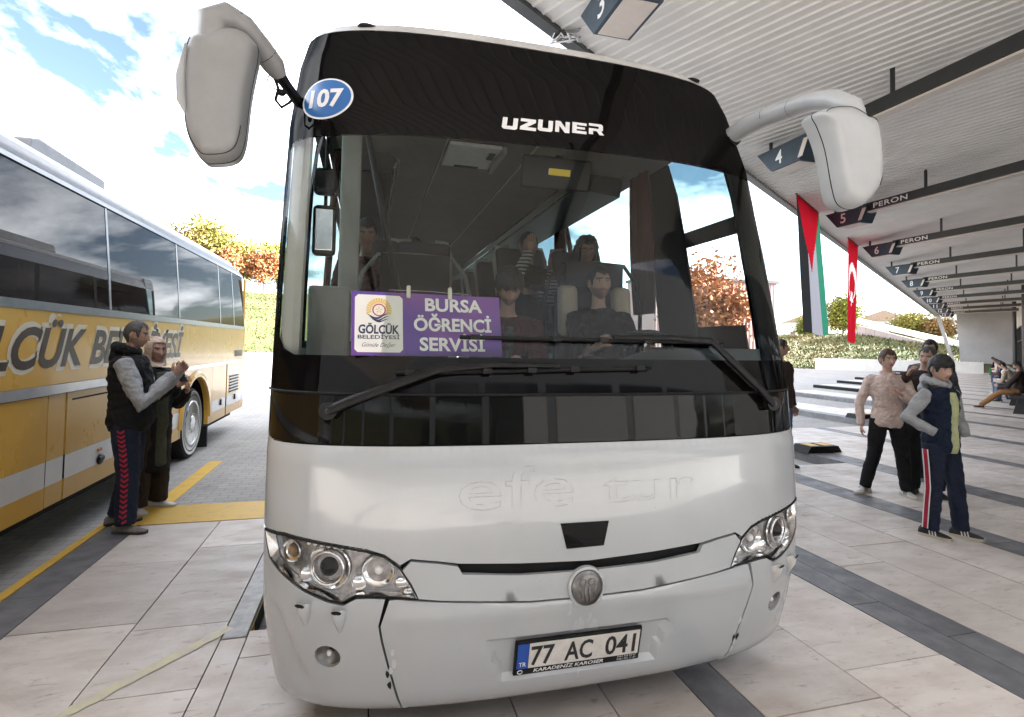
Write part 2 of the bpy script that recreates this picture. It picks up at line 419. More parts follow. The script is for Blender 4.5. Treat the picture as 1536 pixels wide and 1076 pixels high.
mat('roof_tile', (0.40, 0.27, 0.21), 0.8, var=0.3, vscale=5)
mat('pink_cladding', (0.50, 0.30, 0.30), 0.6, var=0.15, vscale=2)

# ------------------------------------------------------------------ ground, hill
GZ = -0.14
g = G(); rings = []
for r in (0.01, 3, 8, 15, 30, 60, 120, 300, 1200):
    rings.append([(r * math.cos(2 * math.pi * k / 48), r * math.sin(2 * math.pi * k / 48), GZ) for k in range(48)])
g.grid(rings, close=True)
struct(g.build('ground', 'yard_concrete'))

def hillpar(th):
    t = max(0.0, min(1.0, (th + 10) / 52))
    t = t * t * (3 - 2 * t)
    return 82 + (57 - 82) * t, 9.4 + (3.3 - 9.4) * t
def hill_z(th, r):
    r0, A = hillpar(th)
    t = max(0.0, min(1.0, (r - r0) / (15 if A > 6 else 16)))
    z = A * (t * t * (3 - 2 * t)) + 0.012 * max(0, r - r0 - 16)
    x, y = r * math.sin(R(th)), r * math.cos(R(th))
    return GZ + z + (0.45 * noise.noise((x * .12, y * .12, 3)) * min(1, z) if z > 0 else -0.3)
g = G(); rows = []
ths = [-60 + 1.0 * k for k in range(136)]
for th in ths:
    r0 = hillpar(th)[0]; row = []
    for q in [-2, 0, 1, 2, 3.5, 5, 7, 9, 11, 13, 15, 17, 22, 35, 70, 160, 400]:
        r = r0 + q; row.append((r * math.sin(R(th)), r * math.cos(R(th)), hill_z(th, r) - (0.35 if q < 0 else 0)))
    rows.append(row)
g.grid(rows)
struct(g.build('hill', 'grass', smooth=True))
def polar(th, r): return Vector((r * math.sin(R(th)), r * math.cos(R(th)), hill_z(th, r)))
# grass blades on the near faces of the hill
g = G()
for _ in range(16000):
    if rnd.random() < .45: th = rnd.uniform(-13, -6)
    else: th = rnd.uniform(41, 56)
    r0 = hillpar(th)[0]; p = polar(th, r0 + rnd.uniform(0, 24)); h = rnd.uniform(.10, .32); w = rnd.uniform(.04, .12)
    a = rnd.uniform(0, 6.3); q = Vector((math.cos(a), math.sin(a), 0)) * w
    g.add([p - q, p + q, p + Vector((rnd.uniform(-.2, .2), rnd.uniform(-.2, .2), h))], [(0, 1, 2)])
tag(g.build('hill_grass', 'blade'), 'dry yellow green grass covering the slope behind the yard', 'grass', kind='stuff')

# ------------------------------------------------------------------ platform paving
STEP = 4.43
def ymax(x):
    k = math.floor((x + 0.58) / STEP)            # bay or finger to its right
    xl, xr = -0.58 + STEP * k, 2.35 + STEP * k
    if x < xr: return 3.30 + 2.98 * k            # inside a bay: the platform ends at the bay's head
    return 5.89 + 2.98 * (k + 1)                 # finger between two bays
def ymin(x): return (NN.x * x - 1.98) / -NN.y
ROWS = [(-2.08, -1.82, 1), (-1.82, -1.2, 0), (-1.2, -.71, 0), (-.71, -.58, 0), (-.58, .05, 0), (.05, .67, 0), (.67, 1.1, 0), (1.1, 1.51, 0), (1.51, 1.72, 1), (1.72, 2.35, 0), (2.35, 2.99, 0), (2.99, 3.21, 1), (3.21, 3.43, 1), (3.43, 3.85, 0), (3.85, 4.45, 0), (4.45, 5.06, 0), (5.06, 5.42, 1), (5.42, 6.03, 0), (6.03, 6.65, 0), (6.65, 7.1, 1), (7.1, 7.7, 0), (7.7, 8.28, 0), (8.28, 8.92, 0), (8.92, 9.24, 1)]
x = 9.24
while x < 62:
    for w, d in ((.62, 0), (.66, 0), (.62, 0), (.34, 1)):
        ROWS.append((x, x + w, d)); x += w
xl0 = -14.0
for w in range(19): ROWS.append((-2.08 - .62 * (w + 1), -2.08 - .62 * w, 0))
slabs = []
lr = random.Random(3)
for xa, xb, dark in ROWS:
    xm = (xa + xb) / 2
    y1 = ymax(xm) if xm > -2.08 else 0.3 + (2.98 / STEP) * (xm + 2.08)
    y0 = max(ymin(xm), -9.0)
    if abs(xm + .645) < .01: y1 = 3.235
    y = y0 - lr.uniform(0, .5)
    cuts = {-1.51: [2.28, 3.53, 4.44, 5.33], -.955: [1.7, 2.82, 3.44, 4.68, 5.33], 2.035: [.9, 2.03], 2.67: [1.1, 2.24, 3.3]}.get(round(xm, 3))
    ys = [y]
    while ys[-1] < y1: ys.append(ys[-1] + lr.uniform(.95, 1.45) * (1 if not dark else 1.15))
    if cuts:
        ys = [q for q in ys if q < cuts[0] - .5] + cuts + [q for q in ys if q > cuts[-1] + .5]
    for a, b in zip(ys, ys[1:]):
        a, b = max(a, y0), min(b, y1)
        if b - a > .06: slabs.append((xa, xb, a, b, dark))
def inview(x, y):
    p = Vector((x, y, -1.6)); z = p.dot(fw)
    if z < .5: return None
    sx, sy = 768 + FPX * p.dot(r2) / z, PPY - FPX * p.dot(u2) / z
    return z if -120 < sx < 1660 and sy < 1250 else None
vis = []
for i, s_ in enumerate(slabs):
    zz = inview((s_[0] + s_[1]) / 2, (s_[2] + s_[3]) / 2)
    if zz is not None: vis.append((zz, i))
vis.sort(); near = set(i for _, i in vis[:290])
g0 = G(); g0.v = []; g0.box((0, 0, 0), (1, 1, 1))
slab_me = [g0.mesh('paving_slab', 'slab_stone'), g0.mesh('paving_slab_dark', 'slab_dark')]
pav = bpy.data.objects.new('pavement', None); COL.objects.link(pav); struct(pav)
GAP = .007
far = [G(), G()]
for i, (xa, xb, ya, yb, dark) in enumerate(slabs):
    c = ((xa + xb) / 2, (ya + yb) / 2, -.07 + lr.uniform(-.0015, .0005)); d = (xb - xa - GAP, yb - ya - GAP, .14)
    if i in near:
        o = link('paving_slab', slab_me[dark], pav); o.location = c; o.scale = d
    else: far[dark].box(c, d)
for k in (0, 1):
    o = far[k].build('far_paving_slabs', ('slab_stone', 'slab_dark')[k], pav); o['kind'] = 'stuff'
# bedding under the joints
g = G()
for k in range(-1, 14):
    xl, xr = -0.58 + STEP * k, 2.35 + STEP * k
    for a, b in ((xl, xr), (xr, xl + STEP)):
        if a < -2.1: continue
        n = 6
        for q in range(n):
            xa, xb = a + (b - a) * q / n, a + (b - a) * (q + 1) / n
            xa += .02 if q == 0 else 0; xb -= .02 if q == n - 1 else 0
            g.box(((xa + xb) / 2, (max(ymin(xa), -9) + ymax((a + b) / 2)) / 2, -.075), (xb - xa, ymax((a + b) / 2) - max(ymin(xa), -9) - .03, .128))
g.build('bedding', 'dark_gap', pav)
# kerbs
k1 = G().box((-.646, 4.55, -.069), (.122, 2.62, .144)).build('kerb', 'kerb_metal', bevel=.006); struct(k1)
G().box((-.582, 4.55, -.075), (.006, 2.6, .11)).build('kerb_face', 'kerb_yellow', k1)
for yy in (3.6, 4.3, 5.0): G().box((-.5785, yy, -.075), (.004, .30, .10)).build('kerb_stripe', 'rubber', k1)
struct(G().box((-2.115, 3.0, -.068), (.064, 5.78, .146)).build('painted_kerb', 'yellow_paint', bevel=.006))
# painted markings
struct(G().box((-1.35, 5.61, .0025), (1.38, .56, .003)).build('yellow_band_marking', 'yellow_paint'))
struct(G().box((-2.02, 7.35, GZ + .003), (.17, 2.5, .004)).build('yellow_line_marking', 'yellow_paint'))
for k in (1, 2, 3):
    struct(G().box((-1.35 + STEP * k, 5.61 + 2.98 * k, .0025), (1.4, .5, .003)).build('yellow_band_marking', 'yellow_paint'))
g = G(); rows = []
for q in range(30):
    t = q / 29; cx, cy = -1.27 + .58 * t, 2.66 + .70 * t; w = .022 + .013 * noise.noise((t * 13, 0, 0)); cx += .012 * noise.noise((t * 6, 5, 0))
    rows.append([(cx - w * 1.1, cy + w, .0035), (cx + w * 1.1, cy - w, .0035)])
g.grid(rows); struct(g.build('faded_line_marking', 'faded_yellow'))
# drain cover in the slab at the bottom left
for (mx_, my_, r_, lab) in ((6.95, 7.12, 0, 'yellow and black rubber wheel stop just right of the white coach'), (11.5, 10.42, 0, 'yellow and black rubber wheel stop left of the woman in pink')):
    t = thing('wheel_stop', lab, 'wheel stop', (mx_, my_, 0), 'rubber wheel stops at the bay heads')
    G().prism([(-.33, 0), (.33, 0), (.26, .10), (-.26, .10)], lambda a, b, h: (mx_ + a, my_ + h, b), -.17, .17).build('rubber_block', 'rubber', t, bevel=.008)
    for xx in (-.13, .13):
        G().box((mx_ + xx, my_, .1015), (.16, .22, .006)).build('yellow_inlay', 'yellow_paint', t)

# ------------------------------------------------------------------ canopy
def cz(d): return 5.05 + .12 * (d + 3.5)
can = thing('canopy', 'cream corrugated canopy roof over the bus platform', 'canopy', (0, 0, 0))
prof = []
for k in range(5):
    b = k * .168
    prof += [(b, 0), (b + .122, 0), (b + .132, -.024), (b + .150, -.024), (b + .160, 0)]
prof.append((.84, 0))
g = G()
g.grid([[sd(s, d, cz(d) + dz) for s, dz in prof] for d in (-3.46, -1.6, .2, 2.0)])
pm = g.mesh('ceiling_panel', 'ceiling_sheet')
for k in range(-9, 79):
    o = link('ceiling_panel', pm, can); o.location = DD * (.84 * k - .001 * (k % 2))
g = G(); g.grid([[sd(s, d, cz(d) + dz) for s, dz in prof] for d in (2.0, 4.6)])  # inner strip added out of view so the windscreen mirrors ceiling, not sky
pm2 = g.mesh('ceiling_panel', 'ceiling_sheet')
for k in range(-9, 7):
    o = link('ceiling_panel', pm2, can); o.location = DD * (.84 * k - .001 * (k % 2))
G().prism([(1.98, cz(2) + .33), (4.7, cz(4.7) + .33), (4.7, cz(4.7) + .43), (1.98, cz(2) + .43)], lambda d, z, s: sd(s, d, z), -7.55, 5.4).build('roof_deck', 'ceiling_sheet', can)  # deck over the added inner strip
g = G()
for q in range(-2, 7):
    pass
fn = lambda d, z, s: sd(s, d, z)
G().prism([(-3.58, cz(-3.5) - .05), (-3.44, cz(-3.5) - .05), (-3.44, cz(-3.5) + .32), (-3.58, cz(-3.5) + .32)], fn, -7.55, 66).build('edge_gutter', 'dark_steel', can)
G().prism([(-3.66, cz(-3.5) + .03), (-3.60, cz(-3.5) + .03), (-3.60, cz(-3.5) + .36), (-3.66, cz(-3.5) + .36)], fn, -7.55, 66).build('fascia', 'ceiling_sheet', can)
G().prism([(-3.6, cz(-3.5) + .33), (2.0, cz(2) + .33), (2.0, cz(2) + .43), (-3.6, cz(-3.5) + .43)], fn, -7.55, 66).build('roof_deck', 'ceiling_sheet', can)
G().tube([sd(-7.5, -3.40, 4.99), sd(66, -3.40, 4.99)], .011, 6).build('edge_conduit', 'dark_steel', can)
# tangle of cable on the canopy edge above the coach
g = G()
base = sd(4.75, -3.46, 5.0)
for q in range(5):
    pts = [base + Vector((rnd.uniform(-.14, .16), rnd.uniform(-.12, .12), rnd.uniform(-.05, .05))) for _ in range(6)]
    g.tube(pts, .012, 6)
tag(g.build('cable_bundle', 'print_white', smooth=True), 'loose white cable bundle on the canopy edge above the coach', 'cable')

# hanging platform beams with their number signs
def build_beam(n):
    X = -11.1 + STEP * n; Y = -4.47 + 2.98 * n + (.14 if n == 3 else 0)
    t = thing('platform_beam', {3: 'number 3 sign and dark beam hanging above the white coach', 13: 'hanging beam with sign 13, the farthest of the row'}.get(n, 'dark hanging beam with the sign number %d under the canopy' % n), 'platform sign', (X, Y, 4.8), 'numbered platform beams under the canopy')
    y0 = ymin(X) + .12; y1 = Y - .55
    G().box((X, (y0 + y1) / 2, 4.885), (.20, y1 - y0, .18)).build('beam', 'dark_steel', t)
    G().box((X, (y0 + y1) / 2, 4.775), (.14, y1 - y0 - .05, .03)).build('light_strip', 'lamp_panel', t)
    TH = .19
    sg = G().prism([(.41, 4.93), (.08, 4.56), (-.54, 4.56), (-.72, 4.93)], lambda a, b, h: (X + h, Y + a, b), -TH, TH).build('sign_box', 'sign_face', t)
    G().box((X, Y - .23, 4.553), (TH * 2 - .07, .56, .008)).build('lamp_panel', 'lamp_panel', sg)
    G().prism([(-.60, 4.60), (-.51, 4.60), (-.63, 4.86), (-.72, 4.86)], lambda a, b, h: (X + h, Y + a, b), -TH - .012, -TH - .002).build('end_lamp', 'lamp_panel', sg)
    g = G(); textfit(str(n), .13 * len(str(n)) + .02, .22, lambda x, y: (X - TH - .004, Y - .10 - x, 4.635 + y), g, bold=.012)
    g.build('number', 'print_white', sg)
    g = G(); textfit('PERON', .80, .105, lambda x, y: (X - .1035, Y - 1.22 - x, 4.83 + y), g, bold=.015, spacing=1.1)
    g.build('lettering', 'print_white', t)
    yy = Y + .30
    while yy > y0 + .3:
        d_ = NN.dot(Vector((X, yy, 0)))
        G().box((X, yy, (4.93 + cz(d_)) / 2), (.035, .045, cz(d_) - 4.93)).build('hanger_rod', 'dark_steel', t)
        yy -= 2.23
for n in range(2, 14): build_beam(n)

# ------------------------------------------------------------------ terminal building and end wall
bld = thing('terminal_building', 'dark glazed terminal building behind the platform benches', 'building', sd(20, 2, 0))
for k in range(2, 24):
    s0 = k * 2.7
    for z0, z1 in ((.28, 2.55), (2.62, 3.6)):
        G().prism([(s0 + .05, z0), (s0 + 2.65, z0), (s0 + 2.65, z1), (s0 + .05, z1)], lambda a, b, h: sd(a, h, b), 2.06, 2.08).build('pane', 'facade_glass', bld)
    G().prism([(s0 - .05, 0), (s0 + .05, 0), (s0 + .05, 3.6), (s0 - .05, 3.6)], lambda a, b, h: sd(a, h, b), 1.98, 2.12).build('mullion', 'dark_steel', bld)
for z0, z1 in ((0, .28), (2.55, 2.62), (3.6, 3.66)):
    G().prism([(5.4, z0), (64, z0), (64, z1), (5.4, z1)], lambda a, b, h: sd(a, h, b), 2.0, 2.13).build('transom', 'dark_steel', bld)
G().prism([(5.4, 0), (66, 0), (66, 11), (5.4, 11)], lambda a, b, h: sd(a, h, b), 2.3, 7).build('upper_wall', 'render_white', bld)  # unseen block, sized for the shade it casts and the light it lets past
G().prism([(5.4, 3.66), (66, 3.66), (66, 11), (5.4, 11)], lambda a, b, h: sd(a, h, b), 2.14, 2.3).build('parapet_wall', 'render_white', bld)
for s0 in (24.5, 42, 56):
    tag(G().tube([sd(s0, 1.72, -.02), sd(s0, 1.72, cz(1.72))], .13, 14).build('steel_column', 'dark_steel', smooth=40), 'round dark steel column beside the benches, %s' % {24.5: 'nearest one', 42: 'the middle one', 56: 'nearest to the grey end wall'}[s0], 'column', 'columns along the terminal')
ew = thing('end_wall', 'tall plain grey wall closing the far end of the platform', 'wall', sd(63, 0, 0))
G().prism([(-1.6, 0), (2.0, 0), (2.0, 5.75), (-1.9, 5.2)], lambda a, b, h: sd(h, a, b), 62.6, 63).build('wall_face', 'wall_grey', ew)
G().bar(sd(62.3, -1.95, 0), sd(62.3, -3.2, 5.05), .28, .22, upv=DD).build('slanted_strut', 'wall_grey', ew)

# hall added out of view to shade the coach front and darken its reflections
blocker = thing('unseen_shade_block', 'long dark glazed hall added unseen behind the camera to shade the coach front', 'building', (0, -16, GZ))
G().box((4, -18.5, 8.4), (64, 5, 17)).build('wall', 'wall_grey', blocker)
for k in range(14):
    G().box((-24 + 4.1 * k, -15.96, 3.2), (3.6, .08, 5.6)).build('window', 'facade_glass', blocker)
    G().box((-24 + 4.1 * k, -15.96, 8.4), (3.6, .08, 2.6)).build('upper_window', 'facade_glass', blocker)
# ------------------------------------------------------------------ white coach: one curved front surface, cut into panels
BXC=.885; BN=2.9
BPROF=[(.15,2.20,1.16,.40),(.17,2.17,1.19,.42),(.19,2.14,1.21,.43),(.24,2.115,1.225,.44),(.40,2.075,1.25,.46),(.50,2.055,1.262,.465),(.535,2.045,1.265,.47),(.60,2.04,1.268,.47),(.72,2.045,1.272,.47),(.87,2.045,1.275,.47),(1.0,2.05,1.275,.47),(1.16,2.062,1.275,.47),(1.20,2.08,1.275,.47),(1.40,2.10,1.275,.47),(2.0,2.255,1.28,.46),(2.64,2.45,1.278,.43),(3.0,2.60,1.255,.42),(3.15,2.68,1.228,.40),(3.22,2.74,1.20,.40),(3.27,2.86,1.12,.42),(3.29,3.1,.97,.45)]
def brow(z):
    P=BPROF
    if z<=P[0][0]: return P[0][1:]
    for a,b in zip(P,P[1:]):
        if z<=b[0]:
            t=(z-a[0])/(b[0]-a[0]); return tuple(a[i]+(b[i]-a[i])*t for i in (1,2,3))
    return P[-1][1:]
def _plan(u, W=1.275, Dd=.47):
    t = u * math.pi / 2; s, c = abs(math.sin(t)), abs(math.cos(t))
    return W * s ** (2 / BN), Dd * (1 - c ** (2 / BN))
_AT = [0.0]; _q = _plan(0)
for i in range(1, 1001):
    p = _plan(i / 1000); _AT.append(_AT[-1] + math.hypot(p[0] - _q[0], p[1] - _q[1])); _q = p
AL = _AT[-1]
def _uofa(a):
    import bisect
    a = abs(a)
    if a >= AL: return 1.0
    i = bisect.bisect_right(_AT, a) - 1
    return (i + (a - _AT[i]) / max(1e-9, _AT[i + 1] - _AT[i])) / 1000
def _relief(a, z):
    d = 0.0
    ss = lambda x: max(0.0, min(1.0, x)) ** 2 * (3 - 2 * max(0.0, min(1.0, x)))
    if .25 < z < .50:                                  # number plate recess
        e = min((.462 - z), (z - .288), (.405 - (.462 - z) * .38 - abs(a + .012)))
        d -= .020 * ss(e / .014 + .3)
    if abs(a) > 1.0 and z < .66:                       # scoop at the bumper corner
        c = 1.16 + (z - .33) * .42
        d -= .020 * math.exp(-((abs(a) - c) / .035) ** 2) * ss((z - .26) / .08) * ss((.62 - z) / .08)
    if .55 < z < .60 and abs(a) < .8: d += .006 * ss((z - .535) / .02) * ss((.60 - z) / .02 + .2)
    return d
def _raw(a, z):
    yc, W, Dd = brow(z); u = _uofa(a); t = u * math.pi / 2
    s, c = math.sin(t), max(0.0, math.cos(t))
    x = BXC + math.copysign(W * s ** (2 / BN), a); y = yc + Dd * (1 - c ** (2 / BN))
    if abs(a) > AL: y += abs(a) - AL
    return Vector((x, y, z))
def bsp(a, z, off=0.0):
    p = _raw(a, z); e = 2e-3
    n = (_raw(a + e, z) - _raw(a - e, z)).cross(_raw(a, z + e) - _raw(a, z - e))
    n.normalize()
    return p + n * (off + _relief(a, z))
def inpoly(p, poly):
    x, y = p; c = False; j = len(poly) - 1
    for i in range(len(poly)):
        xi, yi = poly[i]; xj, yj = poly[j]
        if (yi > y) != (yj > y) and x < (xj - xi) * (y - yi) / (yj - yi) + xi: c = not c
        j = i
    return c
def dens(poly, st):
    out = []
    for (a, b), (c, d) in zip(poly, poly[1:] + poly[:1]):
        n = max(1, int(math.hypot(c - a, d - b) / st + .5))
        out += [(a + (c - a) * k / n, b + (d - b) * k / n) for k in range(n)]
    return out
def panel(poly, name, mt, parent, off=0.0, res=.05, flange=.02, holes=(), surf=None, ares=None):
    surf = surf or bsp; ares = ares or res
    loops = [dens(list(poly), res)] + [dens(list(h), res) for h in holes]
    pts = []; eds = []
    for lp in loops:
        b = len(pts); pts += lp; eds += [(b + i, b + (i + 1) % len(lp)) for i in range(len(lp))]
    nb = len(pts)
    x0, x1 = min(p[0] for p in pts), max(p[0] for p in pts); y0, y1 = min(p[1] for p in pts), max(p[1] for p in pts)
    i = x0 + ares / 2
    while i < x1:
        j = y0 + res / 2
        while j < y1:
            if inpoly((i, j), loops[0]) and not any(inpoly((i, j), h) for h in loops[1:]):
                if min((i - p[0]) ** 2 + (j - p[1]) ** 2 for p in pts[:nb]) > (res * .45) ** 2: pts.append((i, j))
            j += res
        i += ares
    vv, ee, ff, *_ = delaunay_2d_cdt([Vector(p) for p in pts], eds, [], 0, 1e-6)
    g = G(); keep = []
    for f in ff:
        cx = sum(vv[k].x for k in f) / 3; cy = sum(vv[k].y for k in f) / 3
        if inpoly((cx, cy), loops[0]) and not any(inpoly((cx, cy), h) for h in loops[1:]): keep.append(tuple(f))
    g.add([surf(p.x, p.y, off) for p in vv], keep)
    if flange:
        for lp in loops:
            n = len(lp)
            g.add([surf(x, y, off) for x, y in lp] + [surf(x, y, off - flange) for x, y in lp], [(i, (i + 1) % n, n + (i + 1) % n, n + i) for i in range(n)])
    return g.build(name, mt, parent, smooth=30)
mir = lambda l: [(-a, z) for a, z in reversed(l)]
def rounded(poly_x, z0, z1, r, n=6):
    out = []
    for cx, cz_, s in ((poly_x - r, z1 - r, 0), (-poly_x + r, z1 - r, 1), (-poly_x + r, z0 + r, 2), (poly_x - r, z0 + r, 3)):
        for k in range(n + 1):
            an = math.pi / 2 * (s + k / n); out.append((cx + r * math.cos(an), cz_ + r * math.sin(an)))
    return out

coach = thing('white_coach', 'white touring coach seen head on, with purple service board behind its windscreen', 'bus', (BXC, 7.8, GZ))
HEAD = [(1.34, .855), (1.201, .863), (1.106, .854), (.974, .838), (.868, .822), (.802, .802), (.745, .759), (.706, .701), (.678, .646), (.754, .654), (.848, .662), (.91, .662), (.957, .637), (1.011, .645), (1.104, .674), (1.212, .723), (1.288, .764)]
e_ = .009
panel(rounded(1.66, .16, 1.42, .03), 'front_backing', 'dark_gap', coach, off=-.035, res=.12, flange=0)
# hood
low = [(1.34, .855 + e_), (1.201, .863 + e_), (1.106, .854 + e_), (.974, .838 + e_), (.868, .822 + e_), (.802, .802 + e_), (.745, .762 + e_), (.707, .793), (.60, .780), (.525, .768), (.289, .753), (0, .741)]
topc = [(1.62, 1.30), (1.44, 1.30), (1.41, 1.26), (1.37, 1.225), (1.30, 1.203)]
hood = [(1.62, .864)] + low + mir(low)[1:] + [(-1.62, .864)] + mir(topc)[::1] + topc[::-1]
hood = [(1.62, .864)] + low + mir(low)[1:] + [(-1.62, .864), (-1.62, 1.30), (-1.44, 1.30), (-1.41, 1.26), (-1.37, 1.225), (-1.30, 1.203), (1.30, 1.203), (1.37, 1.225), (1.41, 1.26), (1.44, 1.30), (1.62, 1.30)]
CAMW = [(-.124, .895), (.083, .893), (.062, .797), (-.098, .795)]
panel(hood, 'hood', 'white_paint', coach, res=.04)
panel(CAMW, 'camera_window', 'black_gloss', coach, off=.003, res=.04, flange=.003)
# slot behind the hood edge, strip panel under it
gs = [(.735, .752), (.706, .783), (.60, .770), (.53, .757), (.512, .727), (.288, .708), (0, .702)]
strip = gs + mir(gs)[1:] + [(-.71, .702), (-.684, .648), (-.60, .637), (-.243, .608), (0, .605), (.243, .608), (.60, .637), (.684, .648), (.71, .702)]
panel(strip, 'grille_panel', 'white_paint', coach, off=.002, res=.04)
# bumper
bt = [(.784, .644), (.754, .646), (.679, .637), (.60, .629), (.243, .600), (0, .597)]
sm = [(.784, .644), (.816, .549), (.807, .481), (.78, .336), (.752, .19), (.745, .165)]
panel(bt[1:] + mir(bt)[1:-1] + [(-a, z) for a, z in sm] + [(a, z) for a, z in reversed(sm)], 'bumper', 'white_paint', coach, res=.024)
for s, nm in ((1, 1), (-1, 0)):
    c = [(a + .009, z) for a, z in sm]
    pol = [(1.62, .845), (1.345, .845), (1.297, .755), (1.216, .712), (1.106, .662), (1.013, .633), (.955, .624), (.905, .650), (.848, .651), (.80, .648)] + c[1:] + [(1.30, .165), (1.62, .18)]
    FOG = [(1.024 + .052 * math.cos(q * math.pi / 8), .420 + .045 * math.sin(q * math.pi / 8)) for q in range(16)]
    if s < 0: pol = [(-a, z) for a, z in pol]; FOG = [(-a, z) for a, z in FOG]
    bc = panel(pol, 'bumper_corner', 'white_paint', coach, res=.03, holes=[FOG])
    fc = s * 1.024
    g = G(); rr = []
    for rad, o in ((.050, -.004), (.046, -.014), (.030, -.032), (.008, -.038)):
        rr.append([bsp(fc + rad * 1.12 * math.cos(q * math.pi / 10), .42 + rad * math.sin(q * math.pi / 10), o) for q in range(20)])
    g.grid(rr, close=True); fl = g.build('fog_lamp', 'badge_metal', coach, smooth=True)
    g = G(); g.ell(bsp(fc, .42, -.02), (.012, .012, .012), 8, 6); g.build('bulb', 'lens_glass', fl, smooth=True)
    g = G(); g.grid([[bsp(fc + k * .049 * 1.1 * math.cos(q * math.pi / 10), .42 + k * .045 * math.sin(q * math.pi / 10), o) for q in range(20)] for k, o in ((1, -.003), (.55, .004), (.05, .006))], close=True)
    g.build('lens', 'clear_lens', fl, smooth=True)
    # headlight: dark bowl, lamp units, clear cover
    hp = [(s * a, z) for a, z in HEAD]
    hl = panel(hp, 'headlight', 'lamp_dark', coach, off=-.032, res=.03, flange=0)
    cxm, czm = s * .98, .745
    ins = lambda k: [(cxm + (a - cxm) * k, czm + (z - czm) * k) for a, z in hp]
    g = G(); n = len(hp)
    A_, B_, C_ = dens(hp, .03), None, None
    B_ = [(cxm + (a - cxm) * .93, czm + (z - czm) * .90) for a, z in A_]
    g.grid([[bsp(a, z, -.001) for a, z in A_], [bsp(a, z, .003) for a, z in [(cxm + (a - cxm) * .975, czm + (z - czm) * .965) for a, z in A_]], [bsp(a, z, -.03) for a, z in B_]], close=True)
    g.build('bezel', 'chrome', hl, smooth=35)
    g = G(); g.tube([bsp(a, z, .0) for a, z in A_] + [bsp(*A_[0], .0)], .0045, 6, cap=False); g.build('seal', 'rubber', hl, smooth=True)
    def dish(a0, z0, ra, rz, dep, bulb, lm):
        g = G(); rr = []
        for k, o in ((1.0, 0.0), (.95, .004), (.86, -.006), (.62, -dep * .55), (.38, -dep), (.2, -dep * 1.02)):
            rr.append([bsp(s * a0 + k * ra * math.cos(q * math.pi / 14), z0 + k * rz * math.sin(q * math.pi / 14), -.022 + o) for q in range(28)])
        g.grid(rr, close=True); o = g.build('lamp_unit', 'reflector', hl, smooth=40)
        c = bsp(s * a0, z0, -.022 - dep * .45)
        g = G(); g.ell(c, (bulb, bulb, bulb), 14, 10); g.build('projector_lens', lm, hl, smooth=True)
        return o
    dish(1.022, .752, .088, .082, .030, .036, 'black_gloss')
    g = G(); g.tube([bsp(s * 1.022 + .064 * math.cos(q * math.pi / 14), .752 + .060 * math.sin(q * math.pi / 14), -.012) for q in range(29)], .006, 6, cap=False); g.build('lamp_ring', 'chrome', hl, smooth=True)
    dish(.828, .744, .066, .062, .022, .018, 'lens_glass')
    dish(1.185, .797, .045, .043, .018, .020, 'amber_dull')
    g = G()
    for q in range(9):
        a0 = s * (1.10 - .027 * q); g.ell(bsp(a0, .838 - .0022 * q, -.018), (.008, .006, .007), 6, 4)
    g.build('led_row', 'lens_glass', hl, smooth=True)
    for a0, z0, dz in ((.90, .70, .03), (.74, .70, .02), (.71, .668, .012), (1.11, .72, .03)):
        g = G(); g.ell(bsp(s * a0, z0, -.026), (.030, .012, dz), 10, 6); g.build('reflector_facet', 'reflector', hl, smooth=25)
    panel(hp, 'cover', 'clear_lens', hl, off=.004, res=.03, flange=0)
    # washer jets
    for a0, z0 in ((1.104, .606), (.968, .592)):
        c = bsp(s * a0, z0, 0); g = G()
        g.loft([[bsp(s * a0 + w_ * math.cos(q * math.pi / 8), z0 + dz + (.012 * max(0, math.sin(q * math.pi / 8)) if dz > .01 else 0), -.004 + o_ * max(0, math.sin(q * math.pi / 8))) for q in range(16)] for dz, w_, o_ in ((.016, .028, .030), (.010, .029, .036), (-.012, .026, .032), (-.040, .018, .018), (-.062, .010, .007), (-.072, .004, .004))])
        w = g.build('washer_jet', 'white_paint' if s < 0 else 'bus_grey', coach, smooth=50)
        g = G(); g.grid([[bsp(s * a0 + k_ * .019 * math.cos(q * math.pi / 8), z0 + .020 + k_ * .009 * math.sin(q * math.pi / 8), .034 + .004 * k_ * math.sin(q * math.pi / 8)) for q in range(16)] for k_ in (1, .05)], close=True); g.build('nozzle', 'rubber', w)
    # bumper scuffs
    for q in range(5):
        a0, z0 = s * (.77 + .03 * rnd.random()), .20 + .25 * rnd.random()
        panel([(a0 + .006 * math.cos(k) * (1 + rnd.random()), z0 + .012 * math.sin(k) * (1 + rnd.random())) for k in range(6)], 'scuff', 'black_plastic' if q % 2 else 'bus_grey', bc, off=.0008, res=.02, flange=0)
# emblem
g = G(); ring = lambda r, o: [bsp(-.015 + r * math.cos(q * math.pi / 16), .643 + r * math.sin(q * math.pi / 16), o) for q in range(32)]
g.loft([ring(.081, -.001), ring(.078, .012), ring(.069, .015), ring(.067, .011)]); em = g.build('emblem', 'white_paint', coach, smooth=40)
g = G(); g.loft([ring(.066, .011), ring(.064, .016), ring(.04, .019), ring(.003, .020)]); g.build('disc', 'badge_metal', em, smooth=True)
g = G()
for dx in (-.019, .019):
    g.tube([bsp(-.015 + dx + .013 * math.cos(q * math.pi / 8), .664 + .012 * math.sin(q * math.pi / 8), .020) for q in range(17)], .0028, 6, cap=False)
    g.tube([bsp(-.015 + dx * .45, .648, .020), bsp(-.015 + dx * .55, .622, .020), bsp(-.015 + dx * .5, .592, .018)], [.003, .0065, .002], 6)
    g.tube([bsp(-.015 + dx * 2.2, .650, .018), bsp(-.015 + dx * 1.6, .632, .019), bsp(-.015 + dx * 1.25, .605, .018)], [.002, .005, .002], 6)
g.build('relief', 'badge_metal', em, smooth=True)
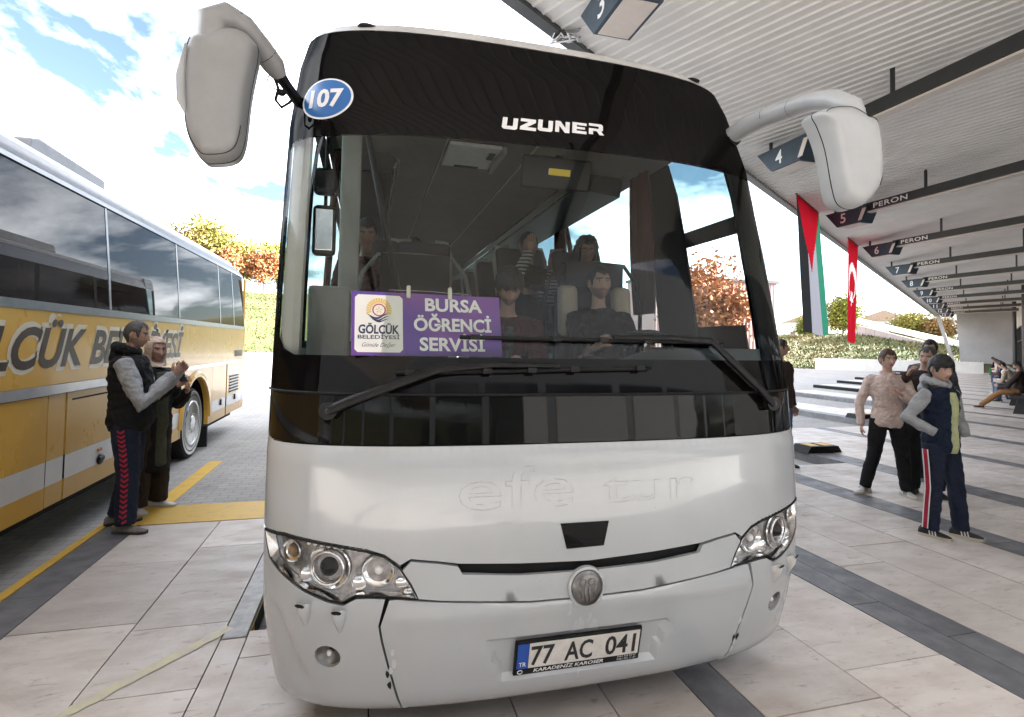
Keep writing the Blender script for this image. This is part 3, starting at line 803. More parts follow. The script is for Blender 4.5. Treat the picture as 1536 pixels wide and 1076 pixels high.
# number plate
_po, _pr, _pu = bsp(-.022, .369, .012), (bsp(.2, .40, 0) - bsp(-.244, .40, 0)).normalized(), None
_pn = _pr.cross(bsp(-.022, .43, 0) - bsp(-.022, .31, 0)).normalized(); _pu = _pn.cross(_pr) * 1.0
pf = lambda x, y, o=0.0: _po + _pr * x + _pu * y + _pn * o
G().prism([(-.272, -.076), (.272, -.076), (.272, .076), (-.272, .076)], pf, -.004, .010).build('number_plate', 'black_plastic', coach, bevel=.004)
npl = [o for o in coach.children if o.name.startswith('number_plate')][0]
G().prism([(-.214, -.045), (.262, -.045), (.262, .065), (-.214, .065)], pf, .0102, .0125).build('plate_face', 'plate_white', npl)
G().prism([(-.262, -.045), (-.216, -.045), (-.216, .065), (-.262, .065)], pf, .0102, .0125).build('country_strip', 'plate_blue', npl)
for tx, x0, w in (('77', -.158, .098), ('AC', -.005, .12), ('041', .178, .135)):
    g = G(); textfit(tx, w, .082, lambda x, y, x0=x0: pf(x0 + x, -.031 + y, .0138), g, bold=.02); g.build('registration', 'print_black', npl)
g = G(); textfit('TR', .030, .019, lambda x, y: pf(-.239 + x, -.034 + y, .0138), g, bold=.01)
textfit('KARADENİZ KAROSER', .30, .0145, lambda x, y: pf(-.04 + x, -.067 + y, .0112), g, bold=.02, shear=.2)
textfit('0462 325 52 67', .085, .0075, lambda x, y: pf(.214 + x, -.056 + y, .0112), g); textfit('0462 325 11 27', .085, .0075, lambda x, y: pf(.214 + x, -.068 + y, .0112), g)
g.tube([pf(-.246 + .010 * math.cos(q * math.pi / 6), -.060 + .008 * math.sin(q * math.pi / 6), .0118) for q in range(13)], .0016, 5, cap=False)
g.build('dealer_lettering', 'print_white', npl)
# glue outlines of removed letters
g = G()
for tx, x0, w, hh in (('efe', -.30, .46, .165), ('tur', .27, .42, .13)):
    c = bpy.data.curves.new('t', 'FONT'); c.body = tx; c.fill_mode = 'NONE'; c.offset = .02; c.resolution_u = 3
    o = bpy.data.objects.new('t', c); COL.objects.link(o)
    me = bpy.data.meshes.new_from_object(o.evaluated_get(bpy.context.evaluated_depsgraph_get()))
    xs = [v.co.x for v in me.vertices]; k = w / (max(xs) - min(xs)); m0 = (max(xs) + min(xs)) / 2; ky = hh / .72
    for e in me.edges:
        if rnd.random() < .22: continue
        a, b = (me.vertices[i].co for i in e.vertices)
        P = [(x0 + (q.x - m0) * k, .965 + q.y * ky) for q in (a, b)]
        d = Vector((P[1][0] - P[0][0], P[1][1] - P[0][1])); d.normalize() if d.length else None; w_ = .0011
        g.add([bsp(P[0][0] - d.y * w_, P[0][1] + d.x * w_, .0009), bsp(P[1][0] - d.y * w_, P[1][1] + d.x * w_, .0009), bsp(P[1][0] + d.y * w_, P[1][1] - d.x * w_, .0009), bsp(P[0][0] + d.y * w_, P[0][1] - d.x * w_, .0009)], [(0, 3, 2, 1)])
    bpy.data.objects.remove(o); bpy.data.curves.remove(c); bpy.data.meshes.remove(me)
g.build('letter_residue', 'residue', coach)['kind'] = 'stuff'
# black panel under the windscreen and the windscreen itself
bl = rounded(1.43, 1.208, 1.60, .11)
bl = [(a, min(z, 1.392)) for a, z in bl if z < 1.395] + []
bl = [(1.505, 1.392), (1.505, 1.318), (1.43, 1.318)][:1] + [(-1.505, 1.392)] + [(-1.43 + .11 - .11 * math.cos(k * math.pi / 12), 1.318 - .11 * math.sin(k * math.pi / 12)) for k in range(7)] + [(1.43 - .11 + .11 * math.sin(k * math.pi / 12), 1.318 - .11 * math.cos(k * math.pi / 12)) for k in range(7)]
panel(bl, 'wiper_panel', 'black_gloss', coach, res=.05)
WS = rounded(1.505, 1.404, 3.148, .05)
CL = [(1.335, 2.50), (1.30, 2.535), (1.25, 2.545), (.6, 2.552), (0, 2.549), (-.6, 2.535), (-1.1, 2.522), (-1.25, 2.52), (-1.30, 2.51), (-1.335, 2.47), (-1.335, 1.68), (-1.31, 1.61), (-1.27, 1.57), (-1.20, 1.545), (1.20, 1.545), (1.27, 1.57), (1.31, 1.61), (1.335, 1.68)]
panel(WS, 'windscreen_frit', 'black_frit', coach, res=.06, holes=[CL], flange=.008)
panel(CL, 'windscreen', 'windscreen_glass', coach, res=.06, flange=0)
g = G(); g.tube([bsp(a, 1.399, .003) for a in [-1.43 + .11 * k for k in range(27)]], .006, 6); g.build('windscreen_seal', 'rubber', coach, smooth=True)
# fleet number and operator name
ov = lambda r, k=1.0: [(-1.118 + r * 1.0 * math.cos(q * math.pi / 20) , 2.722 + r * .86 * math.sin(q * math.pi / 20)) for q in range(40)]
st = panel(ov(.135), 'fleet_sticker', 'print_white', coach, off=.0015, res=.03, flange=0)
panel(ov(.124), 'sticker_field', 'sticker_blue', st, off=.0025, res=.03, flange=0)
g = G(); textfit('107', .172, .094, lambda x, y: bsp(-1.118 + x, 2.676 + y, .004), g, bold=.035); g.build('fleet_number', 'print_white', st)
UZ = {'U': [[(0, 1), (.27, 1), (.27, .28), (.62, .28), (.62, 1), (.89, 1), (.89, .12), (.78, 0), (.12, 0), (0, .12)]],
      'Z': [[(0, 1), (.9, 1), (.9, .72), (.42, .27), (.95, .27), (.95, 0), (0, 0), (0, .27), (.47, .73), (0, .73)]],
      'N': [[(0, 0), (0, 1), (.28, 1), (.62, .42), (.62, 1), (.88, 1), (.88, 0), (.6, 0), (.26, .58), (.26, 0)]],
      'E': [[(0, 0), (0, 1), (.9, 1), (.9, .76), (.28, .76), (.28, .61), (.8, .61), (.8, .4), (.28, .4), (.28, .25), (.9, .25), (.9, 0)]],
      'R': [[(0, 0), (0, .55), (.62, .55), (.62, .76), (0, .76), (0, 1), (.78, 1), (.9, .88), (.9, .42), (.78, .34), (.98, 0), (.68, 0), (.5, .32), (.27, .32), (.27, 0)]]}
g = G(); x = -.288
for k, ch in enumerate('UZUNER'):
    for pol in UZ[ch]:
        zb = 2.612 + .006 * k; sk = .012
        vv, ee, ff, *_ = delaunay_2d_cdt([Vector(p) for p in pol], [(i, (i + 1) % len(pol)) for i in range(len(pol))], [], 0, 1e-6)
        tri = [t for t in ff if inpoly((sum(vv[i].x for i in t) / 3, sum(vv[i].y for i in t) / 3), pol)]
        g.add([bsp(x + p.x * .084 + (1 - p.y) * -sk, zb + p.y * .066, .0025) for p in vv], tri)
    x += .0885
g.build('operator_name', 'print_white', coach)
# wipers
def wiper(s, pts, blade, zb):
    g = G(); P = [bsp(a, z, o) for a, z, o in pts]
    g.tube(P, [(.024, .018), (.022, .017), (.020, .015), (.013, .010), (.010, .008)][:len(P)], 8); w = g.build('wiper', 'black_plastic', coach, smooth=45)
    g = G(); g.tube([P[0] + Vector((0, -.012, 0)), P[0] + Vector((0, .04, 0))], .034, 14); g.build('pivot_cap', 'black_plastic', w, smooth=40)
    g = G(); g.tube([P[0] + Vector((0, -.018, 0)), P[0] + Vector((0, -.010, 0))], .011, 8); g.build('pivot_nut', 'dark_steel', w)
    n = 16; g = G()
    bp = [(blade[0] + (blade[1] - blade[0]) * k / n, zb(k / n)) for k in range(n + 1)]
    g.tube([bsp(a, z, .018) for a, z in bp], (.008, .010), 6); g.tube([bsp(a, z, .005) for a, z in bp], .004, 5); g.build('blade', 'rubber', w, smooth=True)
    for k in (.05, .33, .5, .67, .95):
        a = blade[0] + (blade[1] - blade[0]) * k; g = G(); g.box(bsp(a, zb(k), .028), (.035, .018, .020)); g.build('clip', 'black_plastic', w)
wiper(-1, [(-1.019, 1.335, .03), (-.934, 1.374, .035), (-.612, 1.490, .045), (-.40, 1.508, .045), (-.12, 1.508, .04)], (-.774, .30), lambda t: 1.478 + .026 * t)
wiper(1, [(.959, 1.344, .03), (.86, 1.42, .035), (.615, 1.622, .045), (.40, 1.632, .045), (.13, 1.628, .04)], (-.523, .70), lambda t: 1.621)

# ---- sides, roof
def side_panel(s, a0, a1, z0, z1, nm, mt, off=0.0, par=None, fl=.012):
    return panel([(s * a0, z0), (s * a1, z0), (s * a1, z1), (s * a0, z1)], nm, mt, par or coach, off=off, res=.30, ares=.5, flange=fl)
REAR = AL + 10.6
for s in (-1, 1):
    panel([(s * 1.625, .20), (s * REAR, .20), (s * REAR, 1.60), (s * 1.51, 1.60), (s * 1.51, 1.305), (s * 1.625, 1.305)], 'side_skirt', 'white_paint', coach, res=.25, ares=.5, flange=0)
    panel([(s * 1.535, 2.965), (s * REAR, 2.965), (s * REAR, 3.15), (s * 1.535, 3.15)], 'side_cornice', 'white_paint', coach, res=.1, ares=.4, flange=0)
    pill = [(1.445, 1.53)] + ([(2.08, 2.56)] if s > 0 else [(2.45, 2.55)])
    wins = [(2.56, 4.18), (4.30, 5.92), (6.04, 7.66), (7.78, 9.4), (9.52, REAR - .1)]
    prev = pill[1][1]
    side_panel(s, 1.508, 1.53, 1.60, 3.148, 'side_pillar', 'black_gloss')
    if s > 0: side_panel(s, 2.08, 2.56, 1.60, 2.96, 'side_pillar', 'black_plastic')
    else: side_panel(s, 2.45, 2.56, 1.60, 2.96, 'side_pillar', 'black_plastic')
    for k, (a, b) in enumerate(wins):
        side_panel(s, a, b, 1.60, 2.96, 'side_window', 'side_glass', fl=0)
        nx = wins[k + 1][0] if k < 4 else REAR
        side_panel(s, b, nx, 1.60, 2.96, 'side_pillar', 'black_plastic')
side_panel(-1, 1.53, 2.45, 1.60, 2.96, 'door_window', 'side_glass', fl=0)
dw = side_panel(1, 1.53, 2.08, 2.30, 2.41, 'driver_window', 'black_plastic')
side_panel(1, 1.53, 2.08, 2.412, 2.96, 'upper_pane', 'side_glass', par=dw, fl=0)
side_panel(1, 1.60, 2.08, 1.60, 1.74, 'window_sill', 'black_plastic', par=dw)
g = G(); rows = []
for z in (3.155, 3.18, 3.20, 3.22, 3.245, 3.27, 3.28, 3.29):
    av = [-REAR, -7, -4, -2.4, -1.8] + [-1.514 + 3.028 * k / 40 for k in range(41)] + [1.8, 2.4, 4, 7, REAR]
    rows.append([bsp(a, z) for a in av])
g.grid(rows)
top = rows[-1]; n = len(top); h = n // 2
g.grid([[top[h - k], (top[h - k] + top[h + k]) / 2 + Vector((0, 0, .012 * min(1, k / 4))), top[h + k]] for k in range(1, h + 1)])
g.build('roof', 'bus_grey', coach, smooth=40, fix=True)
G().box((BXC, bsp(REAR, 1.5).y - .02, 1.7), (2.50, .05, 3.0)).build('rear_wall', 'white_paint', coach)
G().box((BXC, 8.4, .30), (2.35, 10.4, .25)).build('underbody', 'dark_gap', coach)
G().box((BXC - .53, 2.75, .10), (.26, .5, .18)).build('under_nose_block', 'black_plastic', coach)  # black block under the coach nose
for (a0, z0) in ((-.985, 3.20), (1.02, 3.20)):
    g = G(); g.ell(bsp(a0, z0 + .0, -.004), (.05, .03, .014), 12, 8); ml = g.build('marker_lamp', 'black_gloss', coach, smooth=True)
for s in (-1, 1):
    for yy in (4.9, 10.6):
        g = G(); xx = BXC + s * 1.06; g.tube([(xx - .14, yy, .36), (xx + .14, yy, .36)], .50, 28); w = g.build('wheel', 'rubber', coach, smooth=40)
g = G(); g.box((BXC, 9.3, 3.40), (1.9, 2.4, .20)); g.build('roof_unit', 'bus_grey', coach, bevel=.06)

# ---- outside mirrors
def housing(pts, yc, dep, parent, mt):
    cx = sum(p[0] for p in pts) / len(pts); cz_ = sum(p[1] for p in pts) / len(pts)
    pts = [(cx + (x - cx) * .94, cz_ + (z - cz_) * .965) for x, z in pts]
    Q = []
    for i in range(len(pts)):
        p0, p1, p2, p3 = (Vector((*pts[(i + k) % len(pts)], 0)) for k in (-1, 0, 1, 2))
        for t in (0, .25, .5, .75):
            q = .5 * ((2 * p1) + (p2 - p0) * t + (2 * p0 - 5 * p1 + 4 * p2 - p3) * t * t + (3 * p1 - p0 - 3 * p2 + p3) * t ** 3); Q.append((q.x, q.y))
    P = Q; g = G(); rings = []
    for k, dy in ((.05, -.50), (.45, -.495), (.70, -.475), (.85, -.42), (.935, -.33), (.98, -.20), (1.0, -.02), (1.0, .34), (.96, .42)):
        rings.append([(cx + (x - cx) * k, yc + dy * dep, cz_ + (z - cz_) * k) for x, z in P])
    g.loft(rings); o = g.build('mirror_housing', mt, parent, smooth=50, fix=True)
    g = G(); g.prism([(cx + (x - cx) * .90, cz_ + (z - cz_) * .90) for x, z in pts], lambda a, b, h: (a, h, b), yc + dep * .43, yc + dep * .44); g.build('mirror_glass', 'chrome', o)
    g = G(); g.tube([(cx + (x - cx) * .93, yc - .345 * dep, cz_ + (z - cz_) * .95) for x, z in P[: len(P) // 2]], .0016, 5); g.build('housing_crease', 'dark_gap', o)
    g = G(); g.tube([(x, yc + .05 * dep, z) for x, z in P] + [(P[0][0], yc + .05 * dep, P[0][1])], .0022, 5, cap=False); g.build('housing_seam', 'dark_gap', o)
    return o
mL = coach
L_ = [(-.705, 2.780), (-.718, 2.70), (-.718, 2.52), (-.704, 2.388), (-.655, 2.300), (-.610, 2.288), (-.528, 2.312), (-.494, 2.385), (-.478, 2.58), (-.452, 2.770), (-.468, 2.815), (-.50, 2.842), (-.548, 2.850), (-.60, 2.835), (-.66, 2.805)]
hL = housing(L_, 2.37, .17, mL, 'mirror_grey')
g = G(); g.tube([(-.700, 2.30, 2.73), (-.712, 2.30, 2.60), (-.704, 2.29, 2.50), (-.690, 2.285, 2.46)], [.006, (.020, .008), (.018, .008), .004], 8); g.build('side_repeater', 'mirror_white', hL, smooth=True)
g = G(); g.tube([(-.630, 2.355, 2.770), (-.628, 2.355, 2.86), (-.585, 2.385, 2.905), (-.53, 2.42, 2.895), (-.47, 2.48, 2.845), (-.425, 2.53, 2.80), (-.408, 2.56, 2.775)], [(.05, .055), (.06, .065), (.055, .066), (.05, .062), (.048, .058), (.046, .054), (.032, .04)], 14); g.build('mirror_arm', 'mirror_grey', coach, smooth=50)
for c0, c1, rr_ in (((-.560, 2.402, 2.905), (-.558, 2.4035, 2.9045), (.0545, .0665)), ((-.452, 2.500, 2.829), (-.4505, 2.5017, 2.8277), (.0482, .0582))):
    g = G(); g.tube([c0, c1], [rr_] * 2, 14, cap=False); g.build('arm_seam', 'dark_gap', coach)
for q, w in (((-.548, 2.415, 2.898), .066), ((-.455, 2.497, 2.832), .06)):
    pass
g = G(); g.tube([(-.425, 2.54, 2.80), (-.385, 2.63, 2.765), (-.345, 2.74, 2.74)], [.030, .024, .026], 8); g.build('arm_bracket', 'black_plastic', coach, smooth=40)
g = G(); g.tube([(-.43, 2.53, 2.775), (-.41, 2.57, 2.72), (-.425, 2.60, 2.68), (-.405, 2.64, 2.665), (-.375, 2.66, 2.70), (-.36, 2.70, 2.745)], .007, 6)
g.tube([(-.44, 2.53, 2.77), (-.452, 2.54, 2.735), (-.44, 2.55, 2.715), (-.405, 2.58, 2.715)], .003, 5); g.ell((-.405, 2.62, 2.725), (.022, .02, .015), 8, 6); g.build('loose_cable', 'rubber', coach, smooth=True)
R_ = [(1.790, 2.600), (1.850, 2.628), (1.95, 2.640), (2.040, 2.612), (2.095, 2.590), (2.122, 2.45), (2.117, 2.318), (2.060, 2.232), (1.998, 2.201), (1.930, 2.221), (1.899, 2.298), (1.863, 2.454), (1.82, 2.55)]
hR = housing(R_, 1.86, .17, mL, 'mirror_white')
g = G(); g.tube([(2.012, 2.70, 2.83), (2.025, 2.60, 2.845), (2.032, 2.45, 2.843), (2.034, 2.25, 2.815), (1.995, 2.05, 2.765), (1.985, 1.93, 2.715), (2.010, 1.86, 2.655), (2.035, 1.85, 2.60)], [(.046, .052), (.050, .058), (.050, .058), (.046, .054), (.044, .052), (.046, .052), (.044, .048), (.030, .034)], 16, sq=(0, 0, 1))
g.build('mirror_arm', 'mirror_white', coach, smooth=50)
for c, nx in (((2.032, 2.500, 2.845), (2.032, 2.497, 2.845)), ((2.0335, 2.400, 2.838), (2.0335, 2.397, 2.838)), ((2.025, 2.200, 2.803), (2.0245, 2.197, 2.802))):
    g = G(); g.tube([c, nx], [(.0505, .0590)] * 2, 16, sq=(0, 0, 1), cap=False); g.build('arm_seam', 'dark_gap', coach)
g = G(); g.tube([(1.99, 2.78, 2.80), (2.02, 2.66, 2.83)], [.06, .055], 10); g.build('arm_bracket', 'black_plastic', coach, smooth=True)
# ------------------------------------------------------------------ inside the white coach
mat('lining', (0.22, 0.20, 0.175), 0.85, var=0.15, vscale=3)
mat('trim_grey', (0.33, 0.33, 0.32), 0.6, var=0.12, vscale=5)
mat('trim_light', (0.50, 0.49, 0.46), 0.6, var=0.12, vscale=5)
mat('dash', (0.022, 0.023, 0.025), 0.55, spec=.25, var=0.2, vscale=9, bump=.1, bscale=120)
mat('seat_dark', (0.045, 0.045, 0.05), 0.85, var=0.3, vscale=14)
mat('seat_beige', (0.50, 0.43, 0.34), 0.7, var=0.15, vscale=9)
mat('smoked_panel', (0.014, 0.015, 0.016), 0.45, spec=.2, var=0.2)
mat('curtain', (0.12, 0.045, 0.028), 0.9, var=0.35, vscale=11, stretch=(9, 9, 1))
mat('board_purple', (0.085, 0.035, 0.27), 0.35, col2=(0.21, 0.06, 0.28), vscale=3.2, detail=1, ramp=(0.4, 0.75))
mat('board_white', (0.75, 0.74, 0.71), 0.4)
mat('logo_sun', (0.72, 0.50, 0.12), 0.5)
mat('logo_red', (0.36, 0.05, 0.07), 0.5)
mat('logo_navy', (0.02, 0.035, 0.09), 0.5)
mat('yellow_label', (0.70, 0.52, 0.03), 0.5, var=.1)
mat('peg', (0.62, 0.62, 0.50), 0.5)
mat('floor_vinyl', (0.09, 0.09, 0.10), 0.6, var=.2)

X0 = BXC
G().box((X0, 8.0, .78), (2.40, 11.3, .05)).build('cab_floor', 'floor_vinyl', coach)
G().box((X0, 8.9, 1.12), (2.40, 10.0, .10)).build('saloon_floor', 'floor_vinyl', coach)
# lining: curved ceiling sheet and luggage racks
g = G(); rows = []
for y in (2.80, 3.1, 3.6, 5, 8, 12.9):
    zt = 3.02 if y > 3 else 2.86
    rows.append([(X0 + 1.13 * c, y, zt + .12 * (1 - c * c) * (1 if y > 3 else .5)) for c in [-1 + k / 8 for k in range(17)]])
g.grid(rows); g.build('ceiling_lining', 'lining', coach, smooth=True)
g = G(); g.grid([[(X0 + .60, 3.0, 3.115), (X0 + .605, 3.0, 3.115)], [(X0 + .60, 12, 3.115), (X0 + .605, 12, 3.115)]])
for xx in (-.34, .34):
    G().box((X0 + xx, 7.8, 3.118), (.012, 10, .012)).build('ceiling_joint', 'trim_light', coach)
for s in (-1, 1):
    g = G(); g.prism([(s * .70, 2.96), (s * .74, 2.88), (s * 1.12, 2.84), (s * 1.15, 3.00), (s * .76, 3.01)], lambda a, b, h: (X0 + a, h, b), 4.1, 12.8); rk = g.build('luggage_rack', 'smoked_panel', coach, fix=True)
    for z_, x_ in ((2.95, .692), (2.89, .72)):
        g = G(); g.tube([(X0 + s * x_, 4.05, z_), (X0 + s * x_, 12.7, z_)], .010, 6); g.build('rack_rail', 'chrome', rk, smooth=True)
    for yy in (3.62, 5.42, 7.15, 8.9):
        if s < 0 and yy < 4: yy = 3.92
        g = G(); rows = []
        for k in range(15):
            t = k / 14; y = yy + .02 + .24 * t; w = .020 * math.sin(t * 30) + .008 * math.sin(t * 13)
            pin = .10
            rows.append([(X0 + s * (1.185 - .05 * (z_ - 1.6)) + w, y + pin * math.sin((z_ - 1.6) * 2.2) * (t - .5), z_) for z_ in (1.85, 2.0, 2.2, 2.4, 2.6, 2.8, 2.93)])
        g.grid(rows); g.build('curtain', 'curtain', coach, smooth=True)
# front pillar trims and entrance side
for s in (-1, 1):
    g = G()
    P = [bsp(s * 1.30, z, -.05) for z in (1.5, 1.9, 2.3, 2.6, 2.9)]
    g.tube(P, [(.035, .05)] * 5, 8); g.build('pillar_trim', 'trim_light' if s < 0 else 'black_plastic', coach, smooth=40)
G().box((-.19, 3.02, 1.42), (.20, .30, .92)).build('cabinet', 'trim_grey', coach, bevel=.02)
G().box((-.12, 3.5, 2.3), (.12, .10, 1.4)).build('door_post', 'trim_light', coach, bevel=.02)
g = G(); g.tube([(-.02, 3.1, 2.75), (.10, 3.2, 2.2), (.22, 3.3, 1.7)], .018, 8); g.build('grab_rail', 'black_plastic', coach, smooth=True)
# dashboard
g = G(); rows = []
for k in range(25):
    x = -1.16 + 2.32 * k / 24
    hump = .09 * math.exp(-((x - .70) / .30) ** 4)
    yf = bsp(max(-1.2, min(1.2, x * 1.05)), 1.52).y + .07
    rows.append([(X0 + x, yf, 1.30), (X0 + x, yf, 1.44), (X0 + x, yf + .12, 1.475 + hump * .3), (X0 + x, yf + .30, 1.50 + hump), (X0 + x, yf + .42, 1.49 + hump), (X0 + x, yf + .48, 1.42), (X0 + x, yf + .50, .80)])
g.grid(rows); g.build('dashboard', 'dash', coach, smooth=35)
# papers and a tray on the dash
for x, y, a, mt in ((1.02, 2.42, .2, 'print_white'), (1.16, 2.46, .5, 'trim_light')):
    G().box((x, y, 1.505), (.16, .11, .006), 0, Matrix.Rotation(a, 3, 'Z')).build('dash_paper', mt, coach)
G().box((1.02, 2.36, 1.53), (.08, .05, .05)).build('dash_camera', 'black_plastic', coach, bevel=.008)
# steering wheel
ctr = Vector((1.56, 2.98, 1.56)); nrm = Vector((0, .55, .83)); a1 = Vector((1, 0, 0)); b1 = nrm.cross(a1)
g = G(); g.tube([ctr + a1 * .225 * math.cos(q * math.pi / 16) + b1 * .225 * math.sin(q * math.pi / 16) for q in range(33)], .016, 8, cap=False); sw = g.build('steering_wheel', 'black_plastic', coach, smooth=True)
g = G(); g.ell(ctr - nrm * .02, (.07, .06, .04), 12, 8); g.build('hub', 'black_plastic', sw, smooth=True)
for q in (.3, 2.84, 4.71):
    g = G(); g.tube([ctr - nrm * .02, ctr + a1 * .22 * math.cos(q) + b1 * .22 * math.sin(q)], .014, 6); g.build('spoke', 'black_plastic', sw)
g = G(); g.tube([ctr - nrm * .03, (1.56, 2.75, 1.25)], .04, 8); g.build('column', 'black_plastic', sw)
# seats
def rbox(c, d, r, tilt=0.0):
    g = G(); g.box((0, 0, 0), d)
    me = bpy.data.meshes.new('b'); me.from_pydata(g.v, [], g.f); bm = bmesh.new(); bm.from_mesh(me)
    bmesh.ops.bevel(bm, geom=list(bm.edges), offset=r, segments=3, affect='EDGES', profile=.5)
    Rm = Matrix.Rotation(tilt, 3, 'X')
    v = [Rm @ p.co + Vector(c) for p in bm.verts]; f = [tuple(q.index for q in p.verts) for p in bm.faces]
    bm.free(); bpy.data.meshes.remove(me); h = G(); h.add(v, f); return h
def seat(x, y, zf, dark='seat_dark'):
    b = rbox((x, y + .08, zf + .88), (.46, .13, .82), .05, -.14).build('seat_back', dark, coach, smooth=40)
    rbox((x, y - .18, zf + .43), (.46, .48, .14), .05).build('seat_cushion', dark, b, smooth=40)
    h = G()
    for s in (-1, 1):
        h.tube([(x + s * .225, y + .02, zf + .85), (x + s * .228, y + .12, zf + 1.18), (x + s * .20, y + .15, zf + 1.29), (x + s * .10, y + .155, zf + 1.315)], [.012, .028, .030, .012], 8)
    h.build('seat_wing', 'seat_beige', b, smooth=True)
for yy in (4.55, 5.40, 6.25, 7.1, 7.95):
    for x in (0.02, .45, 1.31, 1.83): seat(x, yy, 1.17)
b = rbox((1.53, 3.58, 1.60), (.50, .16, .84), .06, -.10).build('driver_seat', 'seat_dark', coach, smooth=40)
for s in (-1, 1):
    rbox((1.53 + s * .20, 3.50, 1.84), (.14, .10, .36), .045, -.10).build('beige_wing', 'seat_beige', b, smooth=40)
rbox((1.53, 3.30, 1.22), (.50, .50, .16), .05).build('cushion', 'seat_dark', b, smooth=40)
# smoked partitions with tubular frames
for x0, x1, yp, zt in ((1.40, 1.86, 3.74, 2.22), (.08, .56, 3.85, 2.22)):
    pn = G().box(((x0 + x1) / 2, yp, (1.35 + zt) / 2), (x1 - x0, .015, zt - 1.35)).build('partition', 'smoked_panel', coach)
    g = G(); ex = .16
    g.tube([(x0 - ex, yp + .02, 1.3), (x0 - ex, yp + .02, zt - .32), (x0 - ex * .75, yp + .02, zt - .14), (x0 - .02, yp + .02, zt - .01), ((x0 + x1) / 2, yp + .02, zt), (x1 + .02, yp + .02, zt - .01), (x1 + ex * .75, yp + .02, zt - .14), (x1 + ex, yp + .02, zt - .32), (x1 + ex, yp + .02, 1.3)], .016, 8); g.build('frame_tube', 'trim_grey' if x0 < 1 else 'black_plastic', pn, smooth=True)
# hatch, visor, small mirrors
hz = 3.085
g = G(); g.box((.755, 4.19, hz), (.40, .50, .03)); ht = g.build('roof_hatch', 'print_white', coach, bevel=.012)
G().box((.90, 4.10, hz - .02), (.05, .12, .02)).build('hatch_handle', 'black_plastic', ht)
G().box((.755, 4.40, hz - .018), (.20, .03, .012)).build('hatch_lip', 'black_plastic', ht)
G().box((.975, 4.21, hz - .012), (.035, .52, .05)).build('hatch_edge', 'trim_grey', ht)
vs = rbox((.975, 2.77, 2.535), (.40, .03, .17), .014, .30).build('sun_visor', 'smoked_panel', coach, smooth=40)
G().box((.985, 2.742, 2.535), (.12, .004, .035), 0, Matrix.Rotation(.3, 3, 'X')).build('visor_label', 'yellow_label', vs)
G().box((.94, 2.7425, 2.535), (.035, .0045, .028), 0, Matrix.Rotation(.3, 3, 'X')).build('label_print', 'print_white', vs)
G().box((.985, 2.755, 2.60), (.035, .02, .06)).build('visor_clip', 'black_plastic', vs)
for z_, h_ in ((2.345, .13), (2.115, .24)):
    m_ = rbox((-.205, 2.66, z_), (.105, .05, h_), .024).build('inner_mirror', 'black_plastic', coach, smooth=40)
    G().box((-.205, 2.631, z_), (.075, .006, h_ - .05)).build('mirror_face', 'chrome' if h_ > .2 else 'black_gloss', m_, bevel=.002)
g = G(); g.tube([(-.20, 2.68, 2.75), (-.205, 2.69, 2.4), (-.205, 2.69, 2.05)], .009, 6); g.build('mirror_stalk', 'black_plastic', coach)

# ------------------------------------------------------------------ service board behind the windscreen
def bf(x, y, o=0.0):                      # board plane: leans with the glass
    p0 = Vector((.25, bsp(-.64, 1.55).y + .045, 1.548)); n = Vector((.08, -1, .24)).normalized(); r_ = Vector((1, .08, 0)).normalized(); u_ = n.cross(r_) * -1
    u_ = r_.cross(n) * -1 if (r_.cross(n)).z < 0 else r_.cross(n)
    return p0 + r_ * x + u_ * y + n * o
bd = thing('service_board', 'purple and white student service board on the dashboard of the coach', 'sign', bf(0, 0))
W2 = .308; Hh = .262
G().prism([(-W2, 0), (W2, 0), (W2, Hh), (-W2, Hh)], bf, -.004, 0).build('board', 'board_purple', bd)
G().prism([(-W2 + .012 + x, y) for x, y in [(.012, .012), (.175, .012), (.187, .024), (.187, .236), (.175, .248), (.012, .248), (0, .236), (0, .024)]], bf, .0003, .0015).build('logo_field', 'board_white', bd)
for tx, x0, y0, w in (('BURSA', .105, .190, .245), ('ÖĞRENCİ', .100, .105, .330), ('SERVİSİ', .095, .022, .275)):
    g = G(); textfit(tx, w, .052, lambda x, y, x0=x0, y0=y0: bf(x0 + x, y0 + y, .0022), g, bold=.03); g.build('lettering', 'print_white', bd)
cx, cy = -W2 + .105, .185
g = G()
for k in range(17):
    an = math.pi * (-.08 + 1.16 * k / 16); c, s_ = math.cos(an), math.sin(an); r0, r1 = .030, .050
    g.add([bf(cx + r0 * c - .003 * s_, cy + r0 * s_ + .003 * c, .0025), bf(cx + r0 * c + .003 * s_, cy + r0 * s_ - .003 * c, .0025), bf(cx + r1 * c + .004 * s_, cy + r1 * s_ - .004 * c, .0025), bf(cx + r1 * c - .004 * s_, cy + r1 * s_ + .004 * c, .0025)], [(0, 1, 2, 3)])
for k in range(5):
    an = 2 * math.pi * k / 5 + .3; g.add([bf(cx, cy, .0025), bf(cx + .012 * math.cos(an - .3), cy + .012 * math.sin(an - .3), .0025), bf(cx + .015 * math.cos(an + .2), cy + .015 * math.sin(an + .2), .0025)], [(0, 1, 2)])
g.build('sun_rays', 'logo_sun', bd)
g = G(); g.grid([[bf(cx + r_ * math.cos(q * math.pi / 14), cy + r_ * math.sin(q * math.pi / 14), .0025) for q in range(28)] for r_ in (.0265, .0215)], close=True); g.build('sun_ring', 'logo_red', bd)
g = G()
